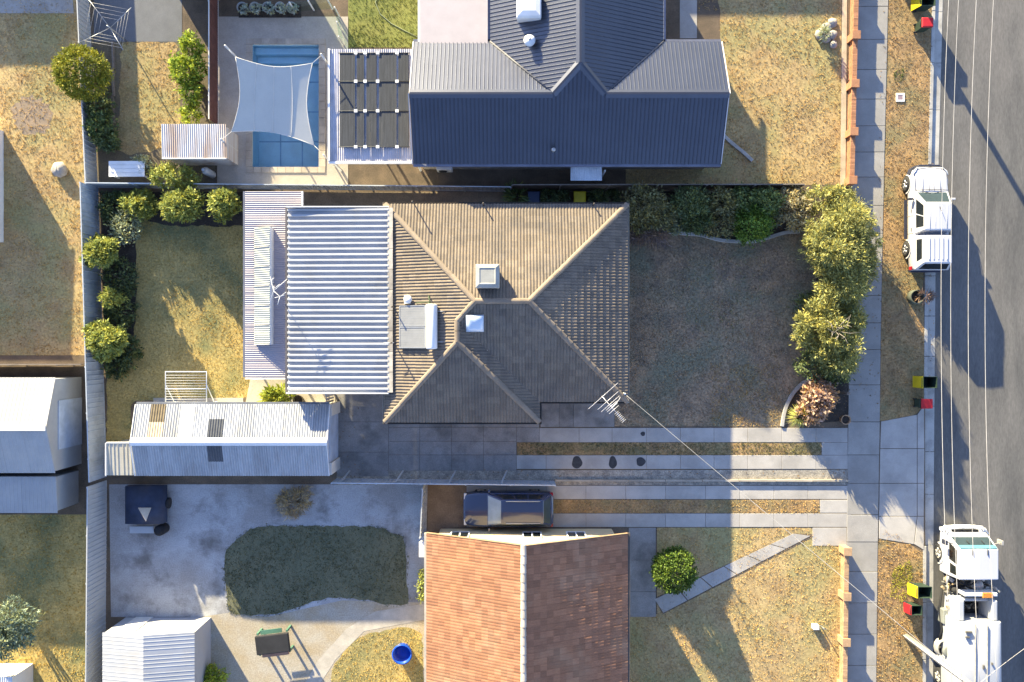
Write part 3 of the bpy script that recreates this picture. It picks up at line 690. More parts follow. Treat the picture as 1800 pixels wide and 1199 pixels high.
# skylight
p = on_roof(835, 568); sz = .37
t = thing('skylight', 'square pale blue domed skylight on the shaded roof slope', 'skylight', p)
Rs = Matrix.Rotation(math.atan(T), 3, 'X')
b = MB(); b.loft([[Rs @ v for v in ring(sz + .05, z_)] for z_ in (-.1, .10)], smooth=False); b.build('kerb', M_steel, t, local=True)
b = MB(); b.loft([[Rs @ Vector((x * s_, y * s_, z_)) for x, y in ((-1, -1), (0, -1), (1, -1), (1, 0), (1, 1), (0, 1), (-1, 1), (-1, 0))] for s_, z_ in ((sz + .03, .105), (sz, .13), (sz * .85, .19), (sz * .55, .235), (sz * .2, .25))])
b.build('dome', mat('skylight_dome', (.52, .60, .70), .12, var=.05, fine=0, spec=.7), t, local=True)
# thin vent pipes standing through the eaves
def vent_pipe(px, py, h0, ht, label, lean=0, bar=False):
    p = P(px, py, h0); t = thing('vent_pipe', label, 'pipe', p, group='thin vent pipes on the tiled roof')
    MB().tube([(0, 0, -.3), (lean * .5, 0, ht * .5), (lean, 0, ht)], .028, 8).build('pipe', M_gutter, t, local=True)
    MB().lathe([(.028, ht), (.045, ht + .01), (.045, ht + .05), (.02, ht + .07)], (lean, 0, 0), 10).build('cowl', M_gutter, t, local=True)
    if bar: MB().tube([(-.4, 0, ht * .8), (.1, 0, ht * .8)], .02, 6).build('arm', M_steel, t, local=True)
vent_pipe(693, 541, 3.0, .75, 'thin vent pipe at roof edge level with the solar panels')
vent_pipe(693, 603, 3.0, .95, 'thin vent pipe with side arm left of the tank', bar=True)
vent_pipe(729, 361, 2.9, .95, 'thin vent pipe at the back eave casting a long line of shadow')
vent_pipe(850, 361, 2.9, .45, 'short vent pipe at the middle of the back eave')
vent_pipe(1043, 361, 2.9, .35, 'shortest vent pipe at the back eave near the corner')

# TV aerials
def rod(b, a, c, r=.011): b.tube([a, c], r, 5)
M_al = mat('aluminium_rod', (.66, .64, .66), .4, metal=.25, fine=0)
p = P(1097, 701, 3.0); t = thing('tv_aerial', 'large many-armed TV aerial over the front corner of the tiled roof', 'aerial', (p.x - .12, p.y + .1, 2.75))
o0 = Vector(t.location); top = 4.9
mp = P(1077, 716, top) - o0
b = MB(); b.tube([(0, 0, 0), (mp.x * .3, mp.y * .3, .9), (mp.x, mp.y, mp.z - .02)], .022, 8); b.build('mast', M_al, t, local=True)
A = P(1058, 697, top) - o0; B = P(1097, 741, top) - o0; b = MB(); rod(b, A, B, .014); b.build('boom', M_al, t, local=True)
bd = (B - A).normalized(); sd = Vector((-bd.y, bd.x, 0))
for f_, l1, l2 in ((.02, .95, .85), (.22, .70, .55), (.34, .62, .5), (.40, .35, .3), (.46, .35, .3), (.54, .3, .3)):
    b = MB(); c = A.lerp(B, f_); rod(b, c + sd * l1, c - sd * l2); b.build('element', M_al, t, local=True)
for k in range(7):
    b = MB(); c = A.lerp(B, .66 + k * .055); rod(b, c + sd * .12, c - sd * .12, .008); b.build('element', M_al, t, local=True)
# service bracket
p = P(1097, 692, 3.2); t = thing('service_bracket', 'small power service bracket at the front roof corner', 'bracket', (p.x, p.y, 2.6))
MB().tube([(0, 0, 0), (0, 0, .62)], .03, 8).build('post', M_steel, t, local=True); MB().lathe([(.03, .5), (.05, .52), (.05, .58), (.03, .6)], (.04, -.03, 0), 10).build('insulator', M_white, t, local=True)
SERVICE = Vector((p.x, p.y, 3.15))
# ------------------------------------------------------------------ ribbed carport roof, patio, garage, fences
M_deck = mat('deck_white', (.45, .46, .48), .45, var=.12, scale=.8, fine=.06, objv=.04, stain=(.30, .28, .25), sscale=.5, samt=.45)
t = thing('patio_cover', 'wide flat ribbed white patio roof joined to the tiled house', 'patio roof', P(596, 528))
zE, zW = 3.06, 2.86; X0, X1 = PX(506, zW), -5.9; Y1, Y0 = PY(366, 2.95), PY(690, 2.95); n = 33; w_ = (Y1 - Y0) / n
prof = [(0, 0), (.44, 0), (.50, .115), (.80, .115), (.90, 0), (1, 0)]
me = None
for k in range(n):
    y = Y0 + k * w_
    if me is None:
        b = MB(); secs = [[Vector((x, -.003 + d * w_ * 1.004, z_ + e)) for d, e in prof] for x, z_ in ((X0, zW), (X1, zE))]
        b.loft(secs, cap=False, closed=False, smooth=False); me = b.mesh('roof_sheet'); me.materials.append(M_deck)
    o = link_mesh('roof_sheet', me, M_deck, t, Matrix.Translation((0, y, rnd.uniform(-.003, .003))))
b = MB(); b.bb(X0 - .12, X0 - .02, Y0 - .05, Y1 + .05, zW - .12, zW + .02); b.build('gutter', mat('dark_gutter', (.12, .11, .115), .5), t)
b = MB(); b.bb(X0 - .02, X1, Y0 - .07, Y0 - .012, zW - .05, zE + .075); b.build('barge', M_white, t)
b = MB(); b.bb(X0 - .02, X1, Y1 + .012, Y1 + .06, zW - .05, zE + .07); b.build('barge', M_white, t)
for k in range(9):
    b = MB(); ya = Y0 + (Y1 - Y0) * k / 9; yb = Y0 + (Y1 - Y0) * (k + 1) / 9 - .02
    b.plate([(X1 - .05, ya, zE + .10), (X1 + .20, ya, zE + .10), (X1 + .20, yb, zE + .10 + rnd.uniform(-.01, .03)), (X1 - .05, yb, zE + .10)], .02); b.build('flashing', mat('cream_flashing', (.47, .42, .35), .6, objv=.25, var=.3, scale=3), t)
MB().bb(X0 + .02, X0 + .06, Y0, Y1, 2.05, zW - .03).build('sun_block_panel', M_offwhite, t)  # added panel, blocks sun leaking in between verandah and patio roofs
for x in (X0 + .12, X1 - .6):
    for y in (Y0 + .1, (Y0 + Y1) / 2, Y1 - .1): MB().bb(x - .05, x + .05, y - .05, y + .05, 0, zW - .02).build('post', M_white, t)
# narrow corrugated verandah beside it
M_pink = mat('verandah_iron', (.40, .36, .375), .5, var=.1, scale=1, fine=.06, objv=.03, stain=(.38, .32, .34), sscale=.5, samt=.3)
t = thing('verandah', 'narrow pinkish corrugated verandah roof beside the back lawn', 'verandah', P(470, 500))
hV = 2.35; Xa, Xb = PX(431, hV), PX(503, hV) + .25; Xc = PX(531, hV); Ya, Yb, Yc = PY(337, hV), PY(364, hV), PY(664, hV)
ns = 11
for k in range(ns):
    y0_ = Yc + (Ya - Yc) * k / ns; y1_ = Yc + (Ya - Yc) * (k + 1) / ns
    xr = Xc if y0_ > Yb - .3 else Xb
    ribbed('roof_sheet', [(Xa, y0_, hV), (xr, y0_, hV + .05), (xr, y1_, hV + .05), (Xa, y1_, hV)], (1, 0, 0), .105, .014, WAVE, M_pink, t, lift=.004 * (k % 2), smooth=True)
MB().bb(Xa - .11, Xa - .01, Yc, Ya, hV - .12, hV - .01).build('gutter', mat('slate_gutter', (.16, .17, .22), .5), t)
MB().bb(Xa, Xb, Yc - .09, Yc - .02, hV - .14, hV + .03).build('barge', M_white, t)
MB().bb(Xc, Xc + .06, Yb, Ya, hV - .1, hV + .09).build('barge', M_white, t)
for y in (Yc + .1, (Ya + Yc) / 2, Ya - .1): MB().bb(Xa + .02, Xa + .1, y - .04, y + .04, 0, hV - .03).build('post', M_white, t)
# raised clerestory
M_poly = mat('polycarbonate', (.33, .35, .325), .4, var=.1, scale=3, fine=.1, spec=.4)
zt = hV + .62; xa, xb = PX(447, hV + .1), PX(474, zt); ya, yb = PY(606, hV + .4), PY(400, hV + .4)
n6 = 6
for k in range(n6):
    y0_ = ya + (yb - ya) * k / n6; y1_ = ya + (yb - ya) * (k + 1) / n6 - .02
    ribbed('clerestory_sheet', [(xa, y0_, hV + .10), (xb, y0_, zt), (xb, y1_, zt), (xa, y1_, hV + .10)], (1, 0, 0), .105, .015, WAVE, M_poly, t, smooth=True)
    MB().tube([(xa, y0_ - .01, hV + .125), (xb, y0_ - .01, zt + .022)], .014, 6).build('clerestory_batten', M_offwhite, t)
MB().bb(xb - .02, xb + .02, ya, yb, hV + .03, zt - .03).build('clerestory_wall', M_white, t)
for y in (ya, yb): MB().add([(xa, y, hV + .02), (xb - .03, y, hV + .02), (xb - .03, y, zt - .03), (xa, y + .03, hV + .02), (xb - .03, y + .03, hV + .02), (xb - .03, y + .03, zt - .03)], [(0, 1, 2), (5, 4, 3), (0, 3, 4, 1), (1, 4, 5, 2), (2, 5, 3, 0)]).build('clerestory_end', M_poly, t)
# aerial on the verandah
p = P(482, 500, hV); t = thing('tv_aerial', 'small white branching TV aerial over the verandah roof', 'aerial', (p.x, p.y, hV + .02)); o0 = Vector(t.location)
def q_(x, y, h=4.0): return P(x, y, h) - o0
MB().tube([(0, 0, 0), q_(481, 512, 3.98)], .02, 8).build('mast', M_al, t, local=True)
M_wrod = mat('white_rod', (.72, .72, .72), .5, fine=0)
for pts in (((475, 487), (481, 512), (474, 533)), ((481, 512), (505, 491)), ((481, 512), (492, 522), (503, 514)), ((492, 522), (483, 524)), ((492, 522), (488, 536)), ((483, 507), (492, 500)), ((476, 494), (482, 489)), ((492, 522), (500, 519))):
    MB().tube([q_(*c) for c in pts], .015, 6).build('element', M_wrod, t, local=True)

# garage
M_gal = mat('zinc_roof', (.40, .41, .42), .42, var=.18, scale=1.2, fine=.10, fscale=12, objv=.16, metal=.1, stain=(.27, .26, .25), sscale=1.6, samt=.6, stretch=(1.5, .35, 1))
M_gwall = mat('garage_wall', (.55, .57, .61), .6, var=.08, fine=.05)
gE, gR = 2.2, 2.75; gx0, gx1 = PX(236, 2.4), PX(577, 2.4); gyN, gyS, gyR = PY(711, gE), PY(837, gE), PY(777, gR)
t = thing('garage', 'long corrugated iron garage with white ridge beside the back lawn', 'garage', ((gx0 + gx1) / 2, gyR, 0))
M_sky_br = mat('fibreglass_brown', (.17, .135, .085), .6, var=.25, scale=4, fine=.15); M_sky_cr = mat('fibreglass_cream', (.50, .42, .30), .6, fine=.1)
M_sky_wh = mat('sheet_white', (.70, .70, .69), .5, fine=.04); M_sky_dk = mat('sheet_smoky', (.085, .09, .10), .35, var=.2, scale=5, fine=.1)
ns = 13; dx = (gx1 - gx0) / ns
def gy_(y, side):  # roof height across the garage
    return gE + (gR - gE) * ((gyN - y) / (gyN - gyR) if side == 'N' else (y - gyS) / (gyR - gyS))
for k in range(ns):
    xa_, xb_ = gx0 + k * dx, gx0 + (k + 1) * dx + .02
    for side in 'NS':
        ye = gyN if side == 'N' else gyS
        segs = [(ye, gyR, M_gal)]
        if side == 'N' and k == 1: segs = [(gyN, gyN + (gyR - gyN) * .48, M_sky_br), (gyN + (gyR - gyN) * .48, gyR, M_sky_cr)]
        if side == 'N' and k == 3: segs = [(gyN, gyR, M_sky_wh)]
        if side == 'N' and k == 5: segs = [(gyN, gyN + (gyR - gyN) * .40, M_gal), (gyN + (gyR - gyN) * .40, gyR, M_sky_dk)]
        if side == 'S' and k == 5: segs = [(gyS, gyS + (gyR - gyS) * .42, M_gal), (gyS + (gyR - gyS) * .42, gyR, M_sky_dk)]
        for (a_, c_, mm) in segs:
            za, zc = gy_(a_, side), gy_(c_, side)
            ribbed('roof_sheet', [(xa_, a_, za), (xb_, a_, za), (xb_, c_, zc), (xa_, c_, zc)], (0, 1 if side == 'S' else -1, .3), .125, .022, WAVE, mm, t, lift=.004 * (k % 2) + (.012 if a_ != ye and mm is M_gal else 0), smooth=True)
b = MB(); b.loft([[Vector((x, gyR - .2, gR - .02)), Vector((x, gyR - .05, gR + .05)), Vector((x, gyR + .05, gR + .055)), Vector((x, gyR + .2, gR - .015))] for x in (gx0 - .02, gx1 + .02)], closed=False, cap=False, smooth=False); b.build('ridge_capping', M_white, t)
b = MB()
w0, w1 = gx0 + .12, gx1 - .06
b.add([(w0, gyN - .1, 0), (w1, gyN - .1, 0), (w1, gyS + .1, 0), (w0, gyS + .1, 0), (w0, gyN - .1, gE - .02), (w1, gyN - .1, gE - .02), (w1, gyS + .1, gE - .02), (w0, gyS + .1, gE - .02), (w0, gyR, gR - .04), (w1, gyR, gR - .04)],
      [(0, 1, 5, 4), (2, 3, 7, 6), (1, 2, 6, 9, 5), (3, 0, 4, 8, 7), (4, 5, 9, 8), (6, 7, 8, 9)]); b.build('wall', M_gwall, t)
MB().bb(gx0, gx1, gyN, gyN + .10, gE - .11, gE - .015).build('gutter', mat('old_gutter', (.20, .21, .23), .5), t)
for s_, (ye, sd_) in enumerate(((gyN, 'N'), (gyS, 'S'))):
    for x in (gx1 + .012, gx0 - .04):
        MB().plate([(x, ye, gE - .1), (x, gyR, gR - .1), (x, gyR, gR + .045), (x, ye, gE + .045)], .03).build('barge', M_white, t)
b = MB(); b.bb(w1 + .003, w1 + .05, gyS + .62, gyN - .62, .05, 2.0); dr = b.build('roller_door', mat('roller_door', (.50, .54, .60), .5, fine=.05), t)
b = MB()
for k in range(18): b.bb(w1 + .05, w1 + .062, gyS + .64, gyN - .64, .1 + k * .105, .15 + k * .105)
b.build('door_rib', mat('roller_door', (.5, .54, .6)), dr)
for ya_, yb_ in ((gyN - .60, gyN - .02), (gyS + .02, gyS + .60)): MB().bb(w1 + .003, w1 + .14, ya_, yb_, 0, 2.05).build('pier', M_offwhite, t)
# skillion shed at its end
hS = 1.9; sx0, sx1, sy0, sy1 = PX(189, hS), PX(237, hS) - .05, PY(836, hS), PY(779, hS)
t = thing('lean_to_shed', 'small cream skillion shed at the rear end of the garage', 'shed', ((sx0 + sx1) / 2, (sy0 + sy1) / 2, 0))
M_cream = mat('cream_iron', (.47, .44, .36), .5, var=.12, fine=.06, objv=.04)
for k in range(2):
    xa_ = sx0 + (sx1 - sx0) * k / 2; xb_ = sx0 + (sx1 - sx0) * (k + 1) / 2
    ribbed('roof_sheet', [(xa_, sy0, hS), (xb_, sy0, hS), (xb_, sy1, hS + .12), (xa_, sy1, hS + .12)], (0, 1, 0), .19, .028, TRIM, M_cream, t)
MB().bb(sx0 + .06, sx1 - .04, sy0 + .06, sy1 - .06, 0, hS - .03).build('wall', M_cream, t)
MB().bb(sx0, sx1, sy1, sy1 + .05, hS + .02, hS + .16).build('barge', M_white, t)
MB().bb(sx0 - .05, sx0 - .005, sy0, sy1, hS - .05, hS + .15).build('barge', M_white, t)

# fold-down clothesline on the garage wall
t = thing('clothesline', 'white fold-down clothesline frame beside the back lawn', 'clothesline', (PX(327, 0), gyN - .1, 0)); hC = 1.75
cx0, cx1, cy0, cy1 = PX(291, hC), PX(363, hC), gyN - .02, PY(654, hC)
b = MB(); b.tube([(cx0, cy0, hC), (cx0, cy1, hC), (cx1, cy1, hC), (cx1, cy0, hC)], .03, 8); b.build('frame', M_white, t)
b = MB(); b.tube([(cx0, (cy0 + cy1) / 2 - .05, hC), (cx1, (cy0 + cy1) / 2 - .05, hC)], .028, 8); b.build('crossbar', M_white, t)
for k in range(11):
    y = cy0 + (cy1 - cy0) * (k + .7) / 12
    MB().tube([(cx0, y, hC + .015), ((cx0 + cx1) / 2, y, hC - .005), (cx1, y, hC + .015)], .009, 5).build('line', M_wrod, t)
for x in (cx0, cx1): MB().tube([(x, cy0, .7), (x, cy0 + (cy1 - cy0) * .6, hC)], .022, 8).build('strut', M_white, t); MB().bb(x - .04, x + .04, cy0 - .06, cy0 + .02, .3, hC + .05).build('post', M_white, t)
# gate beside the garage
t = thing('side_gate', 'pale metal gate between garage corner and patio roof', 'gate', P(590, 705))
for k in range(6):
    y = PY(690) - .1 + (PY(716) - PY(690)) * k / 5; MB().bb(PX(587) - .015, PX(587) + .015, y - .05, y + .05, .1, 1.7).build('slat', M_offwhite, t)
for z in (.25, 1.0, 1.6): MB().bb(PX(587) - .05, PX(587) - .016, PY(716) - .15, PY(690) - .05, z - .04, z + .04).build('rail', M_offwhite, t)
for y in (PY(716) - .2, PY(690)): MB().bb(PX(587) - .06, PX(587) + .04, y - .05, y + .05, 0, 1.8).build('post', M_offwhite, t)

# fences of ribbed metal sheets
def fence(name, label, a, c, h, m, cat='fence', pitch=.24, amp=.038, sheetw=1.18, rail=True, prof=TRIM, postm=None, sheetname='sheet', z0=.05):
    a, c = P(*a), P(*c); d = (c - a).normalized(); L = (c - a).length; n = max(1, round(L / sheetw)); st = L / n; nn = Vector((-d.y, d.x, 0))
    t = thing(name, label, cat, (a + c) / 2)
    mes = {}
    for k in range(n):
        p0 = a + d * (k * st)
        if k == 0 or True:
            if 'm' not in mes:
                b = MB(); us = []
                j = 0
                while True:
                    done = False
                    for du, dz in prof:
                        x = (j + du) * pitch
                        if x > st: done = True; break
                        us.append((x, dz * amp))
                    if done: break
                    j += 1
                us.append((st + .01, 0))
                vs = []; fs = []
                for x, e in us: vs += [(x, e, z0), (x, e, h)]
                for i in range(len(us) - 1): fs.append((2 * i, 2 * i + 2, 2 * i + 3, 2 * i + 1))
                b.add(vs, fs); mes['m'] = b.mesh(sheetname, fixn=False); mes['m'].materials.append(m)
            M = Matrix(((d.x, nn.x, 0, p0.x), (d.y, nn.y, 0, p0.y), (0, 0, 1, rnd.uniform(-.012, .012)), (0, 0, 0, 1)))
            link_mesh(sheetname, mes['m'], m, t, M)
    for k in range(0, n + 1, 2):
        p = a + d * (k * st) - nn * .03
        MB().box((p.x, p.y, h / 2 + .02), (.07, .05, h + .04), rz=math.atan2(d.y, d.x)).build('post', postm or m, t)
    if rail:
        for z in (h + .025, .08):
            b = MB(); p = (a + c) / 2; b.box((p.x, p.y, z), (L, .05, .05), rz=math.atan2(d.y, d.x)); b.build('rail', postm or m, t)
    return t
M_fence = mat('fence_blue_grey', (.47, .51, .55), .5, var=.1, fine=.05, objv=.06, stain=(.27, .29, .31), sscale=1.5, samt=.4)
M_fence2 = mat('fence_pale', (.46, .47, .47), .5, var=.1, fine=.05, objv=.05)
fence('rear_fence', 'tall blue-grey ribbed metal fence behind the back lawn', (173, 333), (188, 838), 1.75, M_fence)
fence('rear_fence', 'tall pale metal fence behind the lower neighbour yard', (188, 846), (184, 1330), 1.9, M_fence2)
fence('rear_fence', 'low pale metal fence beside the round clipped tree', (150, -150), (172, 328), 1.2, M_fence2)
fence('side_fence', 'metal side fence between the back lawn and the pool yard', (172, 330), (898, 337), 1.2, M_fence)
M_paling = mat('paling', (.20, .155, .12), .9, var=.3, scale=3, fine=.2, objv=.15)
fence('paling_fence', 'brown paling fence behind the dark front shrubs', (900, 337), (1392, 336), 1.75, M_paling, pitch=.11, amp=.018, prof=[(0, 0), (.9, 0), (.92, 1), (.98, 1)], postm=M_timber)
f = fence('side_fence', 'low grey metal fence along the concrete driveway', (592, 842), (974, 846), 1.25, M_fence)
for x in (606, 700, 792, 882):
    p = P(x, 839); MB().plate([(p.x - .04, p.y - .1, 1.1), (p.x + .04, p.y - .1, 1.1), (p.x + .3, p.y + .35, .02), (p.x + .22, p.y + .35, .02)], .05).build('brace', M_fence2, f)
t = thing('plinth_board', 'low timber plinth board along the driveway edge', 'plinth', P(1235, 843))
for k in range(8):
    xa_, xb_ = 976 + k * 64.5, 976 + (k + 1) * 64.5 - 1
    MB().prism([P(xa_, 843), P(xb_, 843.3), P(xb_, 846.5), P(xa_, 846)], 0, .16).build('board', mat('pale_plinth', (.40, .35, .28), .9, fine=.15, objv=.1), t)
# ------------------------------------------------------------------ plants of the middle block
L_yg = leafmat('leaf_yellow_green', (0.366, 0.384, 0.101), (0.248, 0.293, 0.083))
L_mid = leafmat('leaf_mid_green', (0.193, 0.248, 0.091), (0.137, 0.193, 0.073))
L_dk = leafmat('leaf_dark_green', (0.142, 0.186, 0.077), (0.099, 0.131, 0.061))
L_olive = leafmat('leaf_olive', (0.229, 0.229, 0.099), (0.174, 0.162, 0.087))
L_grey = leafmat('leaf_grey_green', (0.370, 0.413, 0.283), (0.283, 0.326, 0.217))
L_lime = leafmat('leaf_lime', (0.390, 0.420, 0.075), (0.285, 0.345, 0.060))
L_pink = leafmat('leaf_bronze_pink', (0.549, 0.375, 0.275), (0.348, 0.238, 0.165))
L_dead = leafmat('twig_pinkish', (0.326, 0.251, 0.239), (0.239, 0.186, 0.174))
L_front = leafmat('leaf_front_tree', (0.384, 0.375, 0.137), (0.265, 0.283, 0.110))
L_cream = leafmat('leaf_cream', (0.567, 0.512, 0.311), (0.366, 0.311, 0.183))
L_bright = leafmat('leaf_bright', (0.186, 0.294, 0.055), (0.131, 0.217, 0.043))
R = 'round shrubs along the back fences'
plant('round_shrub', 'rounded leafy shrub nearest the rear corner by the side fence', 'shrub', loose(246, 360, 26, 18, 1.05, 14, 1, .3, .5) + [(246, 360, .6, .8, .6, .5)], 8000, .14, .5, L_yg, 1, group=R)
plant('round_shrub', 'largest yellow-green rounded shrub at the edge of the back lawn', 'shrub', loose(320, 360, 30, 22, 2.0, 18, 2, .32, .55) + [(322, 360, 1.2, .9, .7, 1.0)], 10000, .14, .45, L_yg, 2, group=R)
plant('round_shrub', 'rounded leafy shrub beside the verandah roof corner', 'shrub', loose(396, 361, 20, 22, 1.9, 14, 3, .3, .5) + [(396, 361, 1.1, .6, .6, .9)], 7500, .14, .5, L_yg, 3, group=R)
plant('small_tree', 'leafy light green tree over the rear fence, upper one', 'tree', loose(177, 444, 26, 24, 2.1, 16, 4, .28, .5) + [(180, 446, 1.5, .6, .6, .7)], 7500, .17, .42, L_yg, 4, trunk=(196, 448))
plant('small_tree', 'leafy green tree over the rear fence, lower one', 'tree', loose(184, 597, 30, 26, 2.2, 18, 5, .28, .52) + [(186, 598, 1.5, .7, .6, .7)], 8500, .17, .42, L_yg, 5, trunk=(200, 594))
plant('sapling', 'small lime-tipped sapling between the two fence trees', 'sapling', [(196, 525, 1.3, .45, .42, .6)], 1300, .14, .45, L_yg, 6)
k = 0
for (x, y, rx, ry, h, lab) in ((205, 365, .8, .8, .5, 'low dark shrub in the top corner of the rear bed'), (225, 400, .8, .9, .6, 'grey-leaved low shrub at the top of the rear bed'), (212, 490, .75, .95, .7, 'dark shrub between upper fence tree and lawn'), (214, 545, .7, .8, .6, 'dark low shrub beside the sapling'), (230, 620, .55, .8, .45, 'sparse low shrub near the lower fence tree'), (205, 640, .6, .7, .35, 'thin dark ground shrub below the lower fence tree')):
    k += 1; plant('low_shrub', lab, 'shrub', [(x, y, h * .6, rx, ry, h)], 1700, .13, .5, L_dk if k != 2 else L_grey, 20 + k)
plant('potted_shrub', 'bright green leafy plant beside the garage gutter', 'plant', [(492, 698, .55, .75, .42, .5), (480, 700, .4, .4, .35, .35)], 1500, .22, .4, L_lime, 31, out=.9)
def pot(px, py, r, h, label, m, name='plant_pot'):
    t = thing(name, label, 'pot', P(px, py)); MB().lathe([(r * .7, 0), (r, h), (r * 1.06, h), (r * 1.06, h + .04), (r * .9, h + .04), (r * .85, h - .08)], n=20, cap=False).build('vessel', m, t, local=True)
    MB().lathe([(0.01, h - .07), (r * .87, h - .075)], n=20, cap=False).build('soil', M_mulch, t, local=True); return t
pot(528, 703, .25, .4, 'round dark plant pot beside the bright green plant', mat('dark_pot', (.10, .08, .06), .6))
# front garden
plant('front_shrub', 'dark olive shrub against the rear front-garden fence beside the house', 'shrub', [(1128, 362, 1.5, 1.0, .95, 1.1), (1160, 378, 1.2, .8, .8, .9), (1120, 390, 1.0, .7, .5, .7)], 7000, .13, .45, L_olive, 41)
plant('dead_shrub', 'pinkish twiggy shrub at the house corner of the front lawn', 'shrub', [(1118, 412, .45, .55, .4, .45), (1146, 410, .5, .65, .55, .5)], 1800, .28, .09, L_dead, 42, out=1.0, clump=.5)
plant('front_shrub', 'dark green shrub second from the house along the fence', 'shrub', [(1212, 358, 1.4, .9, .8, 1.1), (1225, 388, 1.0, .75, .6, .8)], 6000, .13, .45, L_dk, 43)
plant('front_shrub', 'yellowish green shrub above the curved edging', 'shrub', [(1262, 392, 1.0, .75, .7, .8), (1265, 360, 1.2, .8, .75, .9)], 5200, .13, .45, L_olive, 44)
plant('front_shrub', 'dense dark emerald bush leaning over the lawn edging', 'shrub', [(1320, 396, 1.0, .92, .85, .95)], 5200, .12, .5, L_bright, 45)
plant('front_shrub', 'green shrub behind the emerald bush by the fence', 'shrub', [(1345, 356, 1.3, .7, .65, .9), (1303, 352, 1.2, .75, .6, .8)], 4400, .13, .45, L_mid, 46)
for i, (x, y, r_) in enumerate(((1186, 398, .4), (1290, 345, .5), (1362, 385, .4))):
    plant('low_shrub', ('silvery low plant beside the pinkish shrub', 'silvery plant against the paling fence', 'silvery plant right of the emerald bush')[i], 'shrub', [(x, y, .35, r_, r_, .35)], 900, .14, .35, L_grey, 50 + i)
plant('sunlit_bush', 'cream flowered sunlit bush in the front corner, left of two', 'bush', [(1392, 362, 1.1, .75, .75, .9), (1382, 350, 1.2, .5, .45, .6), (1402, 388, .9, .5, .5, .7)], 5000, .13, .45, L_cream, 61)
plant('sunlit_bush', 'yellow-green sunlit bush in the front corner by the footpath', 'bush', [(1440, 350, 1.3, .9, .6, .8), (1475, 352, 1.2, .7, .6, .8)], 5000, .13, .4, L_front, 62)
plant('front_tree', 'large feathery tree overhanging the footpath, upper one', 'tree', loose(1474, 432, 64, 58, 3.3, 42, 63, .28, .62) + [(1470, 430, 1.4, 1.3, 1.6, 1.1), (1490, 470, 1.2, .9, .9, .9), (1462, 512, 2.2, .7, .6, .6), (1494, 508, 2.0, .6, .5, .5)] + [(1486, y_, h_, .95, .8, .8) for y_ in (385, 420, 460, 500) for h_ in (.8, 1.6, 2.3)] + [(1516, y_, 1.5, .5, .6, .7) for y_ in (400, 440, 478)], 70000, .145, .26, L_front, 63, trunk=(1452, 448), out=.9, clump=.34, stems=1)
plant('front_tree', 'large feathery tree with bare twigs near the path, lower one', 'tree', loose(1455, 578, 58, 54, 2.6, 36, 64, .28, .6) + [(1455, 580, 1.3, 1.2, 1.3, 1.0), (1500, 610, 2.2, .4, .5, .4), (1508, 560, 2.3, .35, .5, .35)] + [(1470, y_, h_, .95, .8, .8) for y_ in (545, 590, 630) for h_ in (.7, 1.5)], 50000, .145, .26, L_front, 64, trunk=(1445, 575), out=.9, clump=.34, stems=1)
FT = [o for o in C.objects if o.get('label', '').startswith('large feathery tree with bare')][0]
b = MB(); gr = random.Random(12)
for i in range(9):
    a = gr.uniform(0, 6.28); o_ = P(1474, 582, 2.9) - FT.location; l = gr.uniform(.4, .95); e = o_ + Vector((math.cos(a) * l, math.sin(a) * l, gr.uniform(.25, .7))); md = o_.lerp(e, .5) + Vector((gr.uniform(-.12, .12), gr.uniform(-.12, .12), .1))
    b.tube([o_ - Vector((0, 0, .4)), md, e], [.02, .013, .005], 5); b.tube([md, md + Vector((gr.uniform(-.35, .35), gr.uniform(-.35, .35), .25))], [.014, .006], 5)
b.build('bare_branch', mat('pale_branch', (.27, .235, .20), .9), FT, local=True)
plant('front_shrub', 'dark shrub in the shade below the lower front tree', 'shrub', [(1425, 640, .8, .8, .7, .7), (1465, 655, .8, .8, .6, .7), (1418, 545, .7, .5, .9, .6)], 4200, .14, .4, L_dk, 65)
plant('bronze_bush', 'bronze-pink leafed bush inside the curved edging', 'bush', [(1436, 700, .85, .75, .75, .8), (1425, 722, .6, .6, .6, .5), (1444, 682, .7, .5, .5, .6)], 4200, .17, .6, L_pink, 66)
# strappy clump
p = P(1400, 732); t = thing('strappy_plant', 'yellow-green strappy tussock beside the bronze bush', 'plant', p)
gn = random.Random(5)
b = MB()
for i in range(260):
    a = gn.uniform(0, 6.28); l = gn.uniform(.3, .75); e = gn.uniform(.35, .95); w = .016
    d = Vector((math.cos(a), math.sin(a), 0)); s_ = Vector((-d.y, d.x, 0)) * w; m1 = d * l * .45 + Vector((0, 0, e * .75)); m2 = d * l + Vector((0, 0, e * .55))
    o_ = Vector((gn.uniform(-.06, .06), gn.uniform(-.06, .06), 0)); b.add([o_ - s_, o_ + s_, o_ + m1 + s_, o_ + m1 - s_, o_ + m2], [(0, 1, 2, 3), (3, 2, 4)])
b.build('leaf_blades', leafmat('strap_leaf', (0.549, 0.531, 0.165), (0.366, 0.384, 0.110)), t, local=True, fixn=False)
pot(1481, 737, .24, .42, 'terracotta pot beside the driveway entrance', mat('terracotta', (.42, .27, .16), .8))
t = thing('gate_post', 'weathered timber post in the front corner bed', 'post', P(1476, 690)); MB().bb(-.06, .06, -.06, .06, 0, 1.1).build('shaft', M_timber, t, local=True); MB().loft([ring(.075, 1.1), ring(.075, 1.13), ring(.01, 1.18)], smooth=False).build('cap', M_timber, t, local=True)
